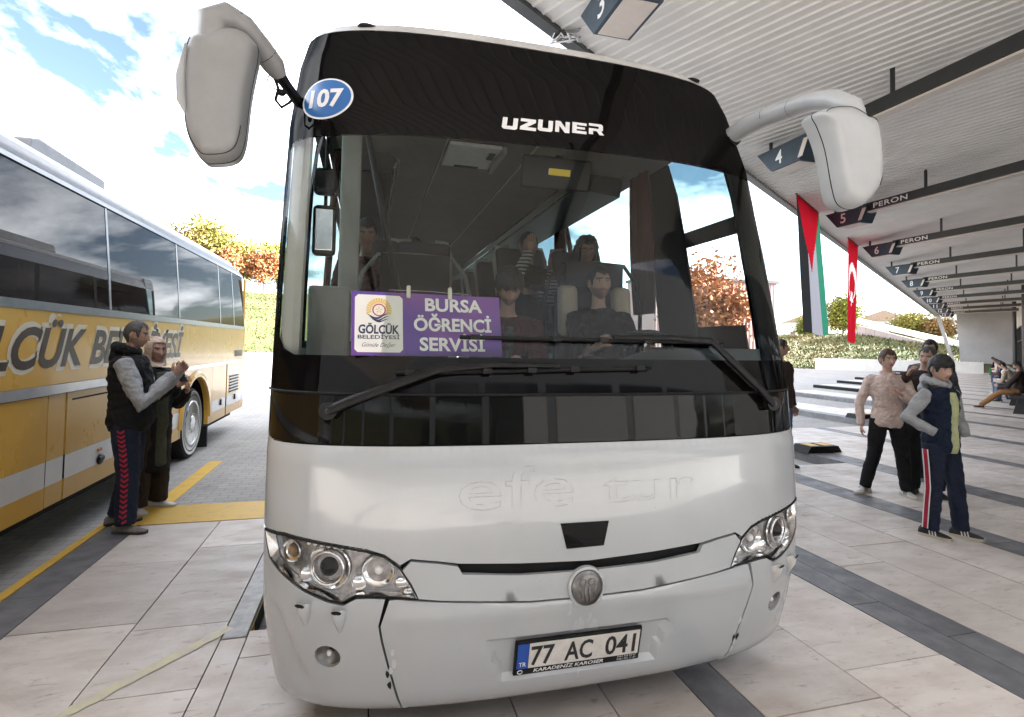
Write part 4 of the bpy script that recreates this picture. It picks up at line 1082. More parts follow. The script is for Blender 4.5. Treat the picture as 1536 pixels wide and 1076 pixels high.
for k, (y0, a_, w_) in enumerate(((.160, .010, .0045), (.150, .009, .004), (.142, .006, .003))):
    g.grid([[bf(cx - .048 + .010 * k + .092 * t - .012 * k * t, cy - .185 + y0 + a_ * math.sin(t * 6.2 + 2.2) + sg * w_ * math.sin(math.pi * min(1, t + .04)), .0026) for sg in (-1, 1)] for t in [q / 16 for q in range(17)]])
g.build('sea_waves', 'logo_navy', bd)
for tx, y0, h_, w, bl_, sh in (('GÖLCÜK', .088, .034, .158, .035, .05), ('BELEDİYESİ', .066, .0145, .162, .02, 0), ('Gönüle Değer', .034, .0165, .130, -.004, .45)):
    g = G(); textfit(tx, w, h_, lambda x, y, y0=y0: bf(cx + x, y0 + y, .0026), g, bold=bl_, shear=sh); g.build('emblem_lettering', 'logo_navy', bd)
for x0 in (-.085, .088):
    p = bf(x0, Hh + .004, .006); rbox(p, (.016, .018, .052), .004, -.2).build('clothes_peg', 'peg', bd, smooth=40)
g = G(); g.tube([bf(-.165, Hh + .010, .002), bf(0, Hh + .012, .002), bf(.185, Hh + .004, .002)], .0014, 5); g.build('hanging_wire', 'chrome', bd)

# ------------------------------------------------------------------ yellow coach
mat('ochre_paint', (0.65, 0.375, 0.07), 0.26, coat=0.25, spec=.35, var=0.12, vscale=1.2, rvar=.06)
mat('cream_paint', (0.70, 0.68, 0.64), 0.25, coat=0.5, var=0.10, vscale=3)
mat('alu_grey', (0.23, 0.24, 0.25), 0.30, metal=0.5, var=0.2, vscale=9)
mat('alu_light', (0.62, 0.63, 0.65), 0.28, metal=0.6, var=0.15, vscale=9)
mat('roof_grey', (0.20, 0.20, 0.205), 0.45, var=.2, vscale=6)
mat('letter_brown', (0.028, 0.019, 0.016), 0.35, spec=.25, col2=(0.055, 0.04, 0.035), vscale=2.5)
mat('letter_cream', (0.62, 0.55, 0.42), 0.3)
YX = -2.40; YC = -3.66; YR = 12.08; YF = .55
def yx(z):
    if z < 1.78: return YX
    if z < 2.86: return YX - .086 * ((z - 1.78) / 1.08) ** 1.15
    return YX - .086 - .05 * ((z - 2.86) / .12)
def ysp(y, z, off=0.0): return Vector((yx(z) + off, y, z))
yb = thing('yellow_coach', 'ochre yellow municipal coach parked along the left edge', 'bus', (YC, 6.3, GZ))
def yp(y0, y1, z0, z1, nm, mt, off=0.0, par=None, fl=.02, res=.35): return panel([(y0, z0), (y1, z0), (y1, z1), (y0, z1)], nm, mt, par or yb, off=off, res=min(res, max(.1, (z1 - z0))), ares=res, flange=fl, surf=ysp)
G().box((YC - .05, (YF + YR) / 2, 1.60), (2.18, YR - YF - .1, 2.6)).build('inner_shell', 'dark_gap', yb)
# upper body side, waist
yp(YF, YR, 1.215, 1.80, 'waist_panel', 'ochre_paint', fl=0)
yp(YF, YR, 1.795, 1.862, 'window_rail', 'alu_grey', off=.008)
for k, (a, b) in enumerate(((.9, 2.0), (2.02, 4.0), (4.02, 6.05), (6.09, 8.06), (8.10, 10.15), (10.19, 11.12), (11.16, 11.98))):
    yp(a, b, 1.865, 2.852, 'side_window', 'coach_window', res=.3)
    yp(b, b + .04, 1.865, 2.852, 'window_post', 'alu_grey', off=.004, fl=.01)
yp(YF, YR - .02, 2.855, 2.90, 'rain_gutter', 'alu_grey', off=.015)
g = G(); rows = []
for z_, xo in ((2.902, .012), (2.94, .01), (2.99, -.02), (3.04, -.07), (3.085, -.17), (3.11, -.32), (3.13, -.7), (3.14, -1.15)):
    rows.append([(yx(2.9) + xo, y, z_ - .05 * max(0, (y - 11.5) / .58) ** 2) for y in (YF, 4, 8, 11.2, 11.6, 11.85, 11.98, YR)])
g.grid(rows); g.build('roof_edge', 'roof_grey', yb, smooth=40)
# bulge the silver rail and the lower stowage doors
yp(YF, 8.15, 1.138, 1.212, 'silver_rail', 'alu_light', off=.018, fl=.02)
yp(8.17, YR, 1.158, 1.213, 'silver_rail', 'alu_light', off=.014, fl=.02)
DO = ((1.2, 3.28), (3.30, 5.06), (5.08, 5.33), (5.35, 6.98), (7.0, 8.20))
for k, (a, b) in enumerate(DO):
    d_ = yp(a, b, .615, 1.13, 'stowage_door', 'ochre_paint', off=.0 if k != 2 else -.004)
    yp(a, b, .415, .614, 'cream_stripe', 'cream_paint', par=d_, off=.0 if k != 2 else -.004, fl=.0)
    yp(a, b, .25, .414, 'lower_skirt', 'ochre_paint', par=d_, off=.0 if k != 2 else -.004, fl=.03)
    if k in (3,):
        h_ = G().box((YX + .012, 5.97, .46), (.03, .10, .035)).build('door_latch', 'black_plastic', d_, bevel=.008)
        G().ell((YX + .004, 5.98, .45), (.012, .075, .05), 12, 8).build('latch_cup', 'black_plastic', d_, smooth=True)
        G().box((YX + .006, 5.95, .545), (.012, .075, .028)).build('side_marker', 'amber', d_, bevel=.003)
    if k == 3: yp(5.42, 6.9, 1.06, 1.075, 'door_dark_strip', 'dark_gap', par=d_, off=.0015, fl=0)  # thin dark strip laid on the door face
# behind the rear wheel
for (a, b) in ((9.78, 10.66), (10.74, 11.72), (11.74, YR)):
    d_ = yp(a, b, .585, 1.16, 'rear_flap', 'ochre_paint')
    yp(a, b, .40, .584, 'cream_stripe', 'cream_paint', par=d_, fl=0); yp(a, b, .25, .399, 'lower_skirt', 'ochre_paint', par=d_, fl=.03)
    if a < 11.7:
        G().box((YX + .010, (a + b) / 2 + .1, .52), (.02, .07, .10)).build('flap_latch', 'black_plastic', d_, bevel=.006)
for y0, y1, z0, z1 in ((10.9, 11.6, .62, .95), (11.25, 11.85, 1.28, 1.40)):
    v_ = yp(y0, y1, z0, z1, 'engine_vent', 'alu_grey', off=.004, fl=.004)
    for q in range(6):
        z_ = z0 + (z1 - z0) * (q + .5) / 6; G().box((YX + .012, (y0 + y1) / 2, z_), (.012, y1 - y0 - .04, (z1 - z0) / 14), 0, Matrix.Rotation(.4, 3, 'Y')).build('louvre', 'black_plastic', v_)
# wheel arch and wheel
AY, AZ = 8.93, .37
arc_ = [(AY + .66 * math.cos(math.pi * k / 16), AZ + .66 * math.sin(math.pi * k / 16)) for k in range(17)]
pol = [(9.77, .25), (9.77, 1.16), (8.21, 1.16), (8.21, .25), (AY - .66, .25)] + arc_[::-1][0:] + [(AY + .66, .25)]
panel(pol, 'wheel_arch_panel', 'ochre_paint', yb, surf=ysp, res=.08, flange=.06)
g = G(); rr = []
for r_, o_ in ((.66, .0), (.67, .028), (.73, .034), (.76, .006)):
    rr.append([Vector((YX + o_, AY + r_ * math.cos(math.pi * k / 20), AZ + r_ * math.sin(math.pi * k / 20))) for k in range(21)])
g.grid(rr); g.build('arch_lip', 'ochre_paint', yb, smooth=50)
def ring(r_, x_, n=40): return [(x_, AY + r_ * math.cos(2 * math.pi * k / n), AZ + r_ * math.sin(2 * math.pi * k / n)) for k in range(n)]
g = G(); g.loft([ring(.50, YX - .34), ring(.51, YX - .31), ring(.51, YX - .09), ring(.495, YX - .055), ring(.46, YX - .040), ring(.40, YX - .038), ring(.335, YX - .05)]); wh = g.build('wheel', 'rubber', yb, smooth=35, fix=True)
g = G(); g.loft([ring(.462, YX - .0385), ring(.458, YX - .036), ring(.452, YX - .036), ring(.448, YX - .039)]); g.build('tyre_stripe', 'trim_light', wh, smooth=True)
g = G(); g.loft([ring(.335, YX - .045), ring(.325, YX - .030), ring(.30, YX - .035), ring(.27, YX - .075), ring(.18, YX - .085), ring(.15, YX - .055), ring(.11, YX - .045), ring(.10, YX - .03), ring(.02, YX - .025)]); rm = g.build('rim', 'chrome', wh, smooth=35, fix=True)
for k in range(10):
    an = 2 * math.pi * k / 10; c = Vector((YX - .072, AY + .215 * math.cos(an), AZ + .215 * math.sin(an)))
    g = G(); g.ell(c, (.006, .036, .028), 10, 6, rot=Matrix.Rotation(an, 3, 'X')); g.build('hand_hole', 'black_plastic', rm, smooth=True)
    g = G(); c = Vector((YX - .048, AY + .13 * math.cos(an), AZ + .13 * math.sin(an))); g.tube([c - Vector((.02, 0, 0)), c + Vector((.02, 0, 0))], .013, 6); g.build('wheel_nut', 'alu_light', rm)
g = G(); g.box((YX - .2, 9.62, .05), (.38, .05, .32)); g.build('mud_flap', 'rubber', yb)
G().box((YC, 6.3, .22), (2.2, 11, .2)).build('underbody', 'dark_gap', yb)
# rear and roof unit
G().box((YC - .03, YR - .04, 1.6), (2.36, .05, 2.62)).build('rear_wall', 'ochre_paint', yb)
G().box((YX - .03, YR - .025, 1.55), (.045, .07, 2.55)).build('rear_corner', 'ochre_paint', yb, bevel=.02)
g = G(); g.prism([(5.55, 3.08), (7.05, 3.08), (7.0, 3.35), (5.75, 3.37), (5.62, 3.33)], lambda a, b, h: (h, a, b), -4.2, -2.88); g.build('roof_hatch_unit', 'roof_grey', yb, bevel=.02)
G().box((YC, 6.3, 3.08), (2.0, 11.2, .08)).build('roof', 'alu_light', yb)
# lettering
for tx, yc_, w in (('GÖLCÜK', 4.60, 2.03), ('BELEDİYESİ', 6.97, 2.56)):
    for off, mt, b_, dz in ((.0015, 'letter_cream', .075, -.012), (.0035, 'letter_brown', .03, 0)):
        g = G(); textfit(tx, w + (.03 if dz else 0), .29 + (.03 if dz else 0), lambda x, y, yc_=yc_, off=off, dz=dz: (YX + off, yc_ + x, 1.365 + dz + y), g, bold=b_, shear=.32, res=4); g.build('lettering', mt, yb)
# ------------------------------------------------------------------ people
for nm, c in dict(skin_a=(.48, .29, .21), skin_b=(.42, .25, .18), skin_c=(.52, .33, .25), skin_d=(.36, .20, .14)).items():
    mat(nm, c, .5, var=.12, vscale=25)
mat('lips', (.36, .15, .13), .45); mat('eye_white', (.62, .60, .57), .3); mat('eye_dark', (.02, .014, .01), .2)
mat('stubble', (.26, .17, .135), .6, var=.2, vscale=90); mat('hair_black', (.012, .010, .009), .55, var=.4, vscale=60, bump=.5, bscale=160)
mat('hair_grey', (.085, .078, .072), .6, var=.5, vscale=60, bump=.5, bscale=160); mat('hair_brown', (.09, .05, .028), .55, var=.4, vscale=60, bump=.5, bscale=160)
def cloth(nm, c, v=.22, s=14, b=.12, bs=220, r=.9, **k): mat(nm, c, r, var=v, vscale=s, bump=b, bscale=bs, spec=.25, fold=.75, fscale=11, **k)
cloth('c_black', (.014, .014, .015)); cloth('c_navy', (.018, .024, .045)); cloth('c_grey', (.36, .37, .38)); cloth('c_denim', (.012, .021, .045), .5, 30)
cloth('c_lime', (.46, .49, .27)); cloth('c_pink', (.64, .50, .44)); cloth('c_olive', (.075, .078, .052)); cloth('c_brown', (.045, .032, .026))
cloth('c_scarf', (.58, .44, .36)); cloth('c_jeans', (.10, .17, .28), .35, 25); cloth('c_maroon', (.085, .022, .022)); cloth('c_coat', (.085, .085, .09), .4, 60)
cloth('c_white', (.62, .62, .62)); cloth('c_red', (.42, .03, .06)); cloth('c_green', (.03, .22, .08)); cloth('c_tan', (.28, .14, .06)); cloth('c_beige', (.46, .38, .29)); cloth('c_blue', (.10, .16, .30))
mat('shoe_white', (.62, .62, .60), .5, var=.15, vscale=30); mat('shoe_grey', (.16, .14, .12), .7, var=.4, vscale=40); mat('shoe_black', (.016, .016, .017), .6, var=.3, vscale=40); mat('sole_cream', (.52, .46, .36), .7); mat('sole_dark', (.03, .03, .03), .8)
mat('phone', (.01, .01, .012), .15)
def stripemat(nm, c1, c2, sc_, axis='Z'):
    m = mat(nm, c1, .9); nt = m.node_tree; t = nt.nodes.new('ShaderNodeTexCoord'); s = nt.nodes.new('ShaderNodeSeparateXYZ'); nt.links.new(t.outputs['Object'], s.inputs[0])
    a = nt.nodes.new('ShaderNodeMath'); a.operation = 'MULTIPLY'; a.inputs[1].default_value = sc_; nt.links.new(s.outputs[axis], a.inputs[0])
    b = nt.nodes.new('ShaderNodeMath'); b.operation = 'FRACT'; nt.links.new(a.outputs[0], b.inputs[0])
    g_ = nt.nodes.new('ShaderNodeMath'); g_.operation = 'GREATER_THAN'; g_.inputs[1].default_value = .55; nt.links.new(b.outputs[0], g_.inputs[0])
    x = nt.nodes.new('ShaderNodeMixRGB'); x.inputs[1].default_value = (*c1, 1); x.inputs[2].default_value = (*c2, 1); nt.links.new(g_.outputs[0], x.inputs[0]); nt.links.new(x.outputs[0], nt.nodes['Principled BSDF'].inputs['Base Color'])
stripemat('c_striped', (.50, .48, .46), (.03, .03, .04), 32)

def V(*a): return Vector(a)
def headgeo(g, C, Rm, k=1.0, stub=False, smile=0.0, nu=56, nv=44):
    """face towards -Y; materials 0 skin 1 lips 2 brow 3 eye white 4 eye dark 5 stubble"""
    e = math.exp; vs = []; loc = []
    def shape(az, th):
        dx, dy, dz = math.sin(az) * math.sin(th), -math.cos(az) * math.sin(th), math.cos(th)
        x, y, z = .0745 * dx, .097 * dy, .120 * dz
        s = max(0, -dz); x *= 1 - .30 * s * s
        if dy > 0: y *= 1 - .50 * s
        else: y *= .93 + .10 * s * s
        if dz > 0: x *= 1 + .04 * math.sin(math.pi * dz)
        if dy < 0:
            f = 0
            nz = max(0, min(1, (.022 - z) / .058)); nf = nz if z > -.038 else max(0, 1 - (-.038 - z) / .012)
            f += .0255 * e(-(x / (.0085 + .006 * nz)) ** 2) * nf
            for sg in (-1, 1):
                f += .007 * e(-((x - sg * .014) / .008) ** 2 - ((z + .040) / .008) ** 2)
                f -= .010 * e(-((x - sg * .031) / .016) ** 2 - ((z - .008) / .011) ** 2)
                f += .0055 * e(-((x - sg * .028) / .020) ** 2 - ((z - .027) / .009) ** 2)
                f += (.005 + .006 * smile) * e(-((x - sg * .040) / .018) ** 2 - ((z + .022) / .016) ** 2)
            mz = -.066 + smile * 6 * x * x
            f += .0065 * e(-(x / .024) ** 4) * (e(-((z - mz - .006) / .005) ** 2) + e(-((z - mz + .006) / .006) ** 2))
            f -= .004 * e(-(x / .026) ** 4) * e(-((z - mz) / .0022) ** 2)
            f += .010 * e(-(x / .022) ** 2) * e(-((z + .100) / .015) ** 2)
            y -= f
        return V(x, y, z)
    b = len(g.v)
    P = [[shape(2 * math.pi * i / nu, math.pi * (j + .5) / nv) for i in range(nu)] for j in range(nv)]
    g.grid([[C + Rm @ (p * k) for p in r] for r in P], close=True)
    fi = len(g.f) - (nv - 1) * nu
    for j in range(nv - 1):
        for i in range(nu):
            q = (P[j][i] + P[j + 1][i] + P[j][(i + 1) % nu] + P[j + 1][(i + 1) % nu]) / 4; m = 0
            if q.y < -.03:
                mz = -.066 + smile * 6 * q.x * q.x
                if abs(q.x) < .025 and abs(q.z - mz) < .011 * (1 - (q.x / .027) ** 2): m = 1
                elif .010 < abs(q.x) < .050 and abs(q.z - (.028 - 2.2 * (abs(q.x) - .03) ** 2 - .05 * max(0, abs(q.x) - .04))) < .0048: m = 2
            if stub and m == 0 and q.y < .02 and q.z < -.045 - .0 * abs(q.x) + .5 * max(0, abs(q.x) - .04): m = 5
            if stub and m == 0 and abs(q.x) < .03 and -.058 < q.z < -.05 and q.y < -.05: m = 5
            g.m[fi + j * nu + i] = m
    top = [C + Rm @ (V(0, 0, .1195) * k)] ; bt = [C + Rm @ (V(0, -.02, -.119) * k)]
    n0 = len(g.v); g.v += [tuple(top[0]), tuple(bt[0])]
    for i in range(nu):
        g.f.append((b + i, n0, b + (i + 1) % nu)); g.m.append(0)
        g.f.append((b + (nv - 1) * nu + i, b + (nv - 1) * nu + (i + 1) % nu, n0 + 1)); g.m.append(5 if stub else 0)
    for sg in (-1, 1):
        g.ell(C + Rm @ (V(sg * .031, -.0745, .007) * k), (.0135 * k, .0085 * k, .0068 * k), 10, 8, 3, Rm)
        g.ell(C + Rm @ (V(sg * .031, -.0805, .007) * k), (.0060 * k, .0036 * k, .0060 * k), 8, 6, 4, Rm)
        g.ell(C + Rm @ (V(sg * .031, -.0765, .0135) * k), (.0145 * k, .0085 * k, .0022 * k), 8, 6, 4, Rm)
        g.ell(C + Rm @ (V(sg * .077, .012, -.004) * k), (.009 * k, .019 * k, .032 * k), 10, 8, 0, Rm @ Matrix.Rotation(sg * .25, 3, 'Z'))
    return shape
def hairgeo(shape, C, Rm, k, style, seed=1):
    g = G(); nu, nv = 64, 36; r_ = random.Random(seed); keep = {}
    def hl(az):                       # lowest theta kept (larger = further down)
        f = abs((az + math.pi) % (2 * math.pi) - math.pi) / math.pi      # 0 front .. 1 back
        if style == 'receding': base = .27 + .05 * math.sin(f * 20)
        elif style == 'fringe': base = .40
        else: base = .335
        if f < .22: t = base + (.03 if style == 'fringe' else .03 * math.cos(f * 14))
        elif f < .34: t = base + (f - .22) / .12 * .17
        elif f < .43: t = .50 + (.06 if f < .40 else 0)
        elif f < .52: t = .44
        else: t = .44 + min(1, (f - .52) / .16) * .27
        return t * math.pi
    th_ = {'receding': .008, 'short': .011, 'fringe': .020, 'curly': .034, 'tied': .014}[style]
    rows = []
    for j in range(nv + 1):
        row = []
        for i in range(nu):
            az = 2 * math.pi * i / nu; H = hl(az); th = H * j / nv + .001
            p = shape(az, th); n = V(p.x / .0745 ** 2, p.y / .097 ** 2, p.z / .12 ** 2).normalized()
            ed = min(1, (1 - j / nv) * 6)
            a = noise.noise(p * 60 + V(seed, 0, 0)) * .35 + noise.noise(p * 140 + V(0, seed, 0)) * .25
            if style == 'curly': a = noise.noise(p * 45 + V(seed, 0, 0)) * .8
            row.append(C + Rm @ ((p + n * (th_ * (.25 + .75 * ed) * (1 + a * .6) + .0015)) * k))
        rows.append(row)
    g.grid(rows, close=True)
    for _ in range(420):                 # loose tufts break up the outline
        az = r_.uniform(0, 2 * math.pi); H_ = hl(az); th = H_ * math.sqrt(r_.uniform(.02, 1)) * .99
        p = shape(az, th); q = shape(az + r_.uniform(-.15, .15), min(th + .16, H_ + .10)); n = V(p.x / .0745 ** 2, p.y / .097 ** 2, p.z / .12 ** 2).normalized()
        d = (q - p).normalized(); w = n.cross(d) * .0035; L = r_.uniform(.014, .03) * (1.3 if style == 'curly' else 1)
        a_ = p + n * (th_ * .9); b_ = a_ + d * L + n * r_.uniform(.0, .007)
        g.add([C + Rm @ (x_ * k) for x_ in (a_ - w, a_ + w, b_)], [(0, 1, 2)])
    if style in ('tied',): g.ell(C + Rm @ (V(0, .11, .0) * k), (.04 * k, .045 * k, .045 * k), 12, 8, 0, Rm)
    return g
def handgeo(g, W, d, pn, side, curl=.5, k=1.0, m=0):
    d = d.normalized(); pn = (pn - d * pn.dot(d)).normalized(); x = d.cross(pn)
    T = lambda a, b, c: W + x * (a * k) + d * (b * k) + pn * (c * k)
    g.tube([T(0, -.02, 0), T(0, .0, 0), T(0, .03, 0), T(0, .07, 0), T(0, .092, 0)], [(.022 * k, .026 * k)] + [(.016 * k, .028 * k), (.017 * k, .037 * k), (.015 * k, .041 * k), (.010 * k, .038 * k)], 12, m, sq=pn)
    for i, (a, L) in enumerate(((-.030, .066), (-.010, .076), (.010, .071), (.029, .056))):
        p = T(a, .082, 0); P = [p]; an = 0
        for q, l in enumerate((.45, .32, .23)):
            an += curl * (.7, 1.1, .8)[q]; p = p + (d * math.cos(an) + pn * math.sin(an)) * (L * l * k) ; P.append(p)
        g.tube(P, [.0092 * k, .0088 * k, .0080 * k, .0062 * k], 8, m)
    P = [T(-side * .026, .018, .004), T(-side * .048, .045, .014), T(-side * .052, .070, .022 + .012 * curl), T(-side * .046, .090, .030 + .02 * curl)]
    g.tube(P, [.014 * k, .0115 * k, .0098 * k, .0075 * k], 8, m)
TORSO = ((-.10, .080, .060), (0, .094, .068), (.12, .097, .070), (.28, .088, .063), (.45, .091, .066), (.64, .104, .070), (.80, .109, .066), (.90, .090, .056), (.97, .050, .044), (1.0, .038, .040))
def torso_rings(J, H, add, belly=0.0, t0=-.10, t1=1.0, wide=1.0, flare=0.0):
    rings = []; ax = (J['sl'] - J['sr']); ax.normalize()
    for t, rx, ry in TORSO:
        if t < t0 - .001 or t > t1 + .001: continue
        c = J['pelvis'].lerp(J['neckb'], t) + V(0, 1, 0) * 0
        c = c + J.get('bend', V(0, 0, 0)) * math.sin(math.pi * max(0, min(1, t)))
        up_ = (J['neckb'] - J['pelvis']).normalized(); yv = up_.cross(ax).normalized()
        bl = belly * math.exp(-((t - .25) / .28) ** 2)
        c = c - yv * bl * .6
        k = (1 + flare * max(0, .2 - t))
        rings.append([c + ax * ((rx * H * wide + add) * k * math.cos(q * math.pi / 12)) + yv * ((ry * H + add + bl * .7) * k * math.sin(q * math.pi / 12)) for q in range(24)])
    return rings
def stand(H, sp=.0):
    J = dict(pelvis=V(0, 0, .50 * H), neckb=V(0, .005, .838 * H), head=V(0, -.012, .932 * H))
    for s, n in ((1, 'l'), (-1, 'r')):
        J['s' + n] = V(s * .099 * H, .006, .792 * H); J['e' + n] = V(s * .135 * H, .02, .625 * H); J['w' + n] = V(s * .142 * H, -.04, .475 * H)
        J['h' + n] = V(s * .052 * H, 0, .50 * H); J['k' + n] = V(s * (.057 + sp / 2) * H, -.012, .275 * H); J['a' + n] = V(s * (.058 + sp) * H, .015, .05 * H); J['t' + n] = V(s * .35, -1, 0)
    return J
def sit(H, seat=.45, lean=.0):
    J = stand(H); d = V(0, 0, seat + .09 - .50 * H)
    for k in J:
        if k[0] != 't': J[k] = J[k] + d
    for n, s in (('l', 1), ('r', -1)):
        J['k' + n] = V(s * .085 * H, -.25 * H, seat + .06); J['a' + n] = V(s * .08 * H, -.26 * H, .05 * H); J['h' + n] = V(s * .055 * H, -.02, seat + .08)
    for k in ('neckb', 'head', 'sl', 'sr', 'el', 'er', 'wl', 'wr'):
        z = J[k].z - seat; J[k] = J[k] + V(0, -math.sin(lean) * z, -(1 - math.cos(lean)) * z)
    return J
def person(name, label, cat, loc, facing, H, J, skin='skin_a', hair=('short', 'hair_black'), head=(0, 0, 0), top=None, trousers=None, shoes=None, group=None, stub=False, smile=0, vox=.0115, hands=True, hcurl=.5, belly=0.0, seed=1, palms=None, hk=None, feet=True, sleeve_end=1.0):
    rz = math.atan2(facing[0], -facing[1]); hk = hk or (.96 if H > 1.65 else .93)
    Rh = Euler((head[0], head[1], head[2]), 'XYZ').to_matrix()
    g = G()
    # one continuous body
    b = G(); b.loft(torso_rings(J, H, -.022))
    b.tube([J['neckb'] + V(0, .01, -.04), J['neckb'].lerp(J['head'], .35) + V(0, .012, 0), J['head'] + Rh @ V(0, .012, -.04)], [.052, .049, .05], 12)
    for n in 'lr':
        b.tube([J['s' + n], J['e' + n], J['w' + n]], [.030 * H * .8, .024 * H * .85, .0165 * H], 10)
        b.ell(J['s' + n], (.05, .05, .05), 10, 8)
        if feet:
            b.tube([J['h' + n], J['k' + n], J['a' + n] - V(0, 0, .02)], [.046 * H, .030 * H, .021 * H], 10)
    r = remesh(b, .02, 3); g.add(r.v, r.f, 0)
    sh = headgeo(g, J['head'], Rh, hk, stub, smile)
    if hands:
        for n, s in (('l', 1), ('r', -1)):
            d = (J['w' + n] - J['e' + n]).normalized()
            pn = (palms or {}).get(n, V(-s, -.3, 0)); dd = (palms or {}).get(n + 'd', d)
            handgeo(g, J['w' + n] + d * .01, dd, pn, s, hcurl, .98 * H / 1.72)
    o = g.build(name, [skin, 'lips', hair[1] if hair else 'hair_black', 'eye_white', 'eye_dark', 'stubble'], smooth=True)
    o.location = loc; o.rotation_euler = (0, 0, rz); tag(o, label, cat, group)
    if hair and hair[0]: hairgeo(sh, J['head'], Rh, hk, hair[0], seed).build('hair', hair[1], o, smooth=True)
    def part(gg, nm, mt, amp=.004, vx=vox, sm=3, sc_=13):
        return remesh(gg, vx, sm, amp * 1.35, sc_, seed).build(nm, mt, o, smooth=True)
    def arms(gg, add, cuff=True, n_='lr', endk=sleeve_end):
        for n in n_:
            e = J['e' + n]; w = e.lerp(J['w' + n], endk)
            s0 = J['s' + n]
            gg.tube([s0 + (J['neckb'] - s0) * .25 + V(0, 0, -.02), s0, s0.lerp(e, .5), e, e.lerp(w, .5), w], [.032 * H + add * .6, .033 * H + add * .8, .030 * H + add, .027 * H + add, .0245 * H + add * .9, .0205 * H + add * .6], 12)
    if top:
        for it in top:
            kind, mt, add = it[:3]; opt = it[3] if len(it) > 3 else {}
            gg = G()
            if kind in ('jacket', 'shirt'):
                gg.loft(torso_rings(J, H, add, belly, opt.get('t0', -.10), .97, opt.get('wide', 1), opt.get('flare', 0))); arms(gg, add * .6)
                part(gg, kind, mt, opt.get('amp', .006))
            elif kind == 'vest':
                gg.loft(torso_rings(J, H, add, belly, opt.get('t0', -.10), .97, opt.get('wide', 1)))
                for n in 'lr': gg.ell(J['s' + n] * .9 + J['neckb'] * .1 - V(0, 0, .02), (.066, .075, .07), 10, 8)
                part(gg, kind, mt, opt.get('amp', .008))
            elif kind == 'sleeves':
                for n in 'lr':
                    g2 = G(); arms(g2, add, n_=n); part(g2, 'sleeve', mt, .006)
            elif kind == 'coat':
                rg = torso_rings(J, H, add, 0, -.10, .97); zb = opt['zb']
                low = [[V(p.x * 1.06, p.y * 1.1 + .0, zb) for p in rg[0]], [V(p.x * 1.05, p.y * 1.06, (zb + rg[0][0].z) / 2) for p in rg[0]]]
                gg.loft(low + rg); arms(gg, add * .7); part(gg, 'coat', mt, .007)
            elif kind == 'tunic':
                rg = torso_rings(J, H, add, 0, -.10, .95); zb = opt['zb']
                rg = [[V(p.x * .55, p.y - .016, p.z) for p in r_] for r_ in rg]
                gg.loft([[V(p.x * 1.05, p.y - .01, zb) for p in rg[0]]] + rg); part(gg, 'tunic', mt, .005)
            elif kind == 'front':                                  # strip of an inner shirt showing down the front
                rg = torso_rings(J, H, add, belly, opt.get('t0', 0), .9); rg = [[V(p.x * opt.get('w', .4), p.y - opt.get('y', .008), p.z) for p in r_] for r_ in rg]
                gg.loft(rg); part(gg, 'inner_shirt', mt, .003)
            elif kind == 'hood':
                c = J['neckb']; 
                for q in range(-6, 7):
                    an = q / 6 * 2.3; 
                gg.tube([c + V(.085 * math.sin(a_), -.075 * math.cos(a_) * (1 if abs(a_) < 1.6 else 1.25) + .012, .012 + .022 * (1 - math.cos(a_)) - (.045 if abs(a_) < .6 else 0)) for a_ in [-2.9 + 5.8 * q / 16 + math.pi for q in range(17)]], [.022 + .022 * math.sin(math.pi * q / 16) for q in range(17)], 10)
                gg.ell(c + V(0, .10, -.03), (.10, .055, .075), 14, 10); part(gg, 'hood', mt, .006)
            elif kind == 'collar':
                gg.tube([J['neckb'] + V(.062 * math.sin(a_), .058 * math.cos(a_) - .002, .008 - .02 * (math.cos(a_) < -.5)) for a_ in [2 * math.pi * q / 20 for q in range(21)]], .017, 8, cap=False); gg.build('collar', mt, o, smooth=True)
    if trousers:
        mt, add = trousers[:2]; gg = G(); gg.loft(torso_rings(J, H, add - .006, 0, -.10, .12)); en = trousers[2] if len(trousers) > 2 else .0
        for n in 'lr':
            a = J['a' + n]
            gg.tube([J['h' + n] + V(0, 0, .02), J['h' + n].lerp(J['k' + n], .5), J['k' + n], J['k' + n].lerp(a, .5), a - V(0, 0, .018)], [.050 * H + add, .045 * H + add, .036 * H + add, .032 * H + add + en * .5, .026 * H + add + en], 14)
        part(gg, 'trousers', mt, .005, sc_=11)
    if shoes:
        for n in 'lr':
            a = J['a' + n]; d = V(J['t' + n].x, J['t' + n].y, 0).normalized(); x = V(-d.y, d.x, 0); L = .152 * H; zb = a.z - .05 * H
            T = lambda u, w_, z_: V(a.x, a.y, zb) + d * (u * L) + x * w_ + V(0, 0, z_)
            prof = ((-.34, .026, .062), (-.28, .034, .078), (-.05, .036, .082), (.12, .037, .066), (.32, .043, .050), (.50, .041, .040), (.62, .028, .028), (.66, .012, .020))
            gg = G(); gg.loft([[T(u, w_ * math.cos(q * math.pi / 8), .018 + (h_ - .018) * max(0, math.sin(q * math.pi / 8)) - .006 * max(0, -math.sin(q * math.pi / 8))) for q in range(16)] for u, w_, h_ in prof])
            sh_ = gg.build('shoe', shoes[0], o, smooth=50)
            gg = G(); gg.loft([[T(u * 1.03, w_ * 1.06 * sg, z_) for sg, z_ in ((-1, 0), (1, 0), (1.02, .022), (-1.02, .022))] for u, w_, h_ in prof]); gg.build('sole', shoes[1], sh_)
            if len(shoes) > 2:
                for u in (.02, .11, .20):
                    for sg in (-1, 1):
                        gg = G(); gg.add([T(u, sg * .0395, .022), T(u + .045, sg * .041, .022), T(u + .0, sg * .030, .066), T(u - .045, sg * .029, .070)], [(0, 1, 2, 3)]); gg.build('side_stripe', shoes[2], sh_)
    o['_J'] = 0
    del o['_J']
    return o
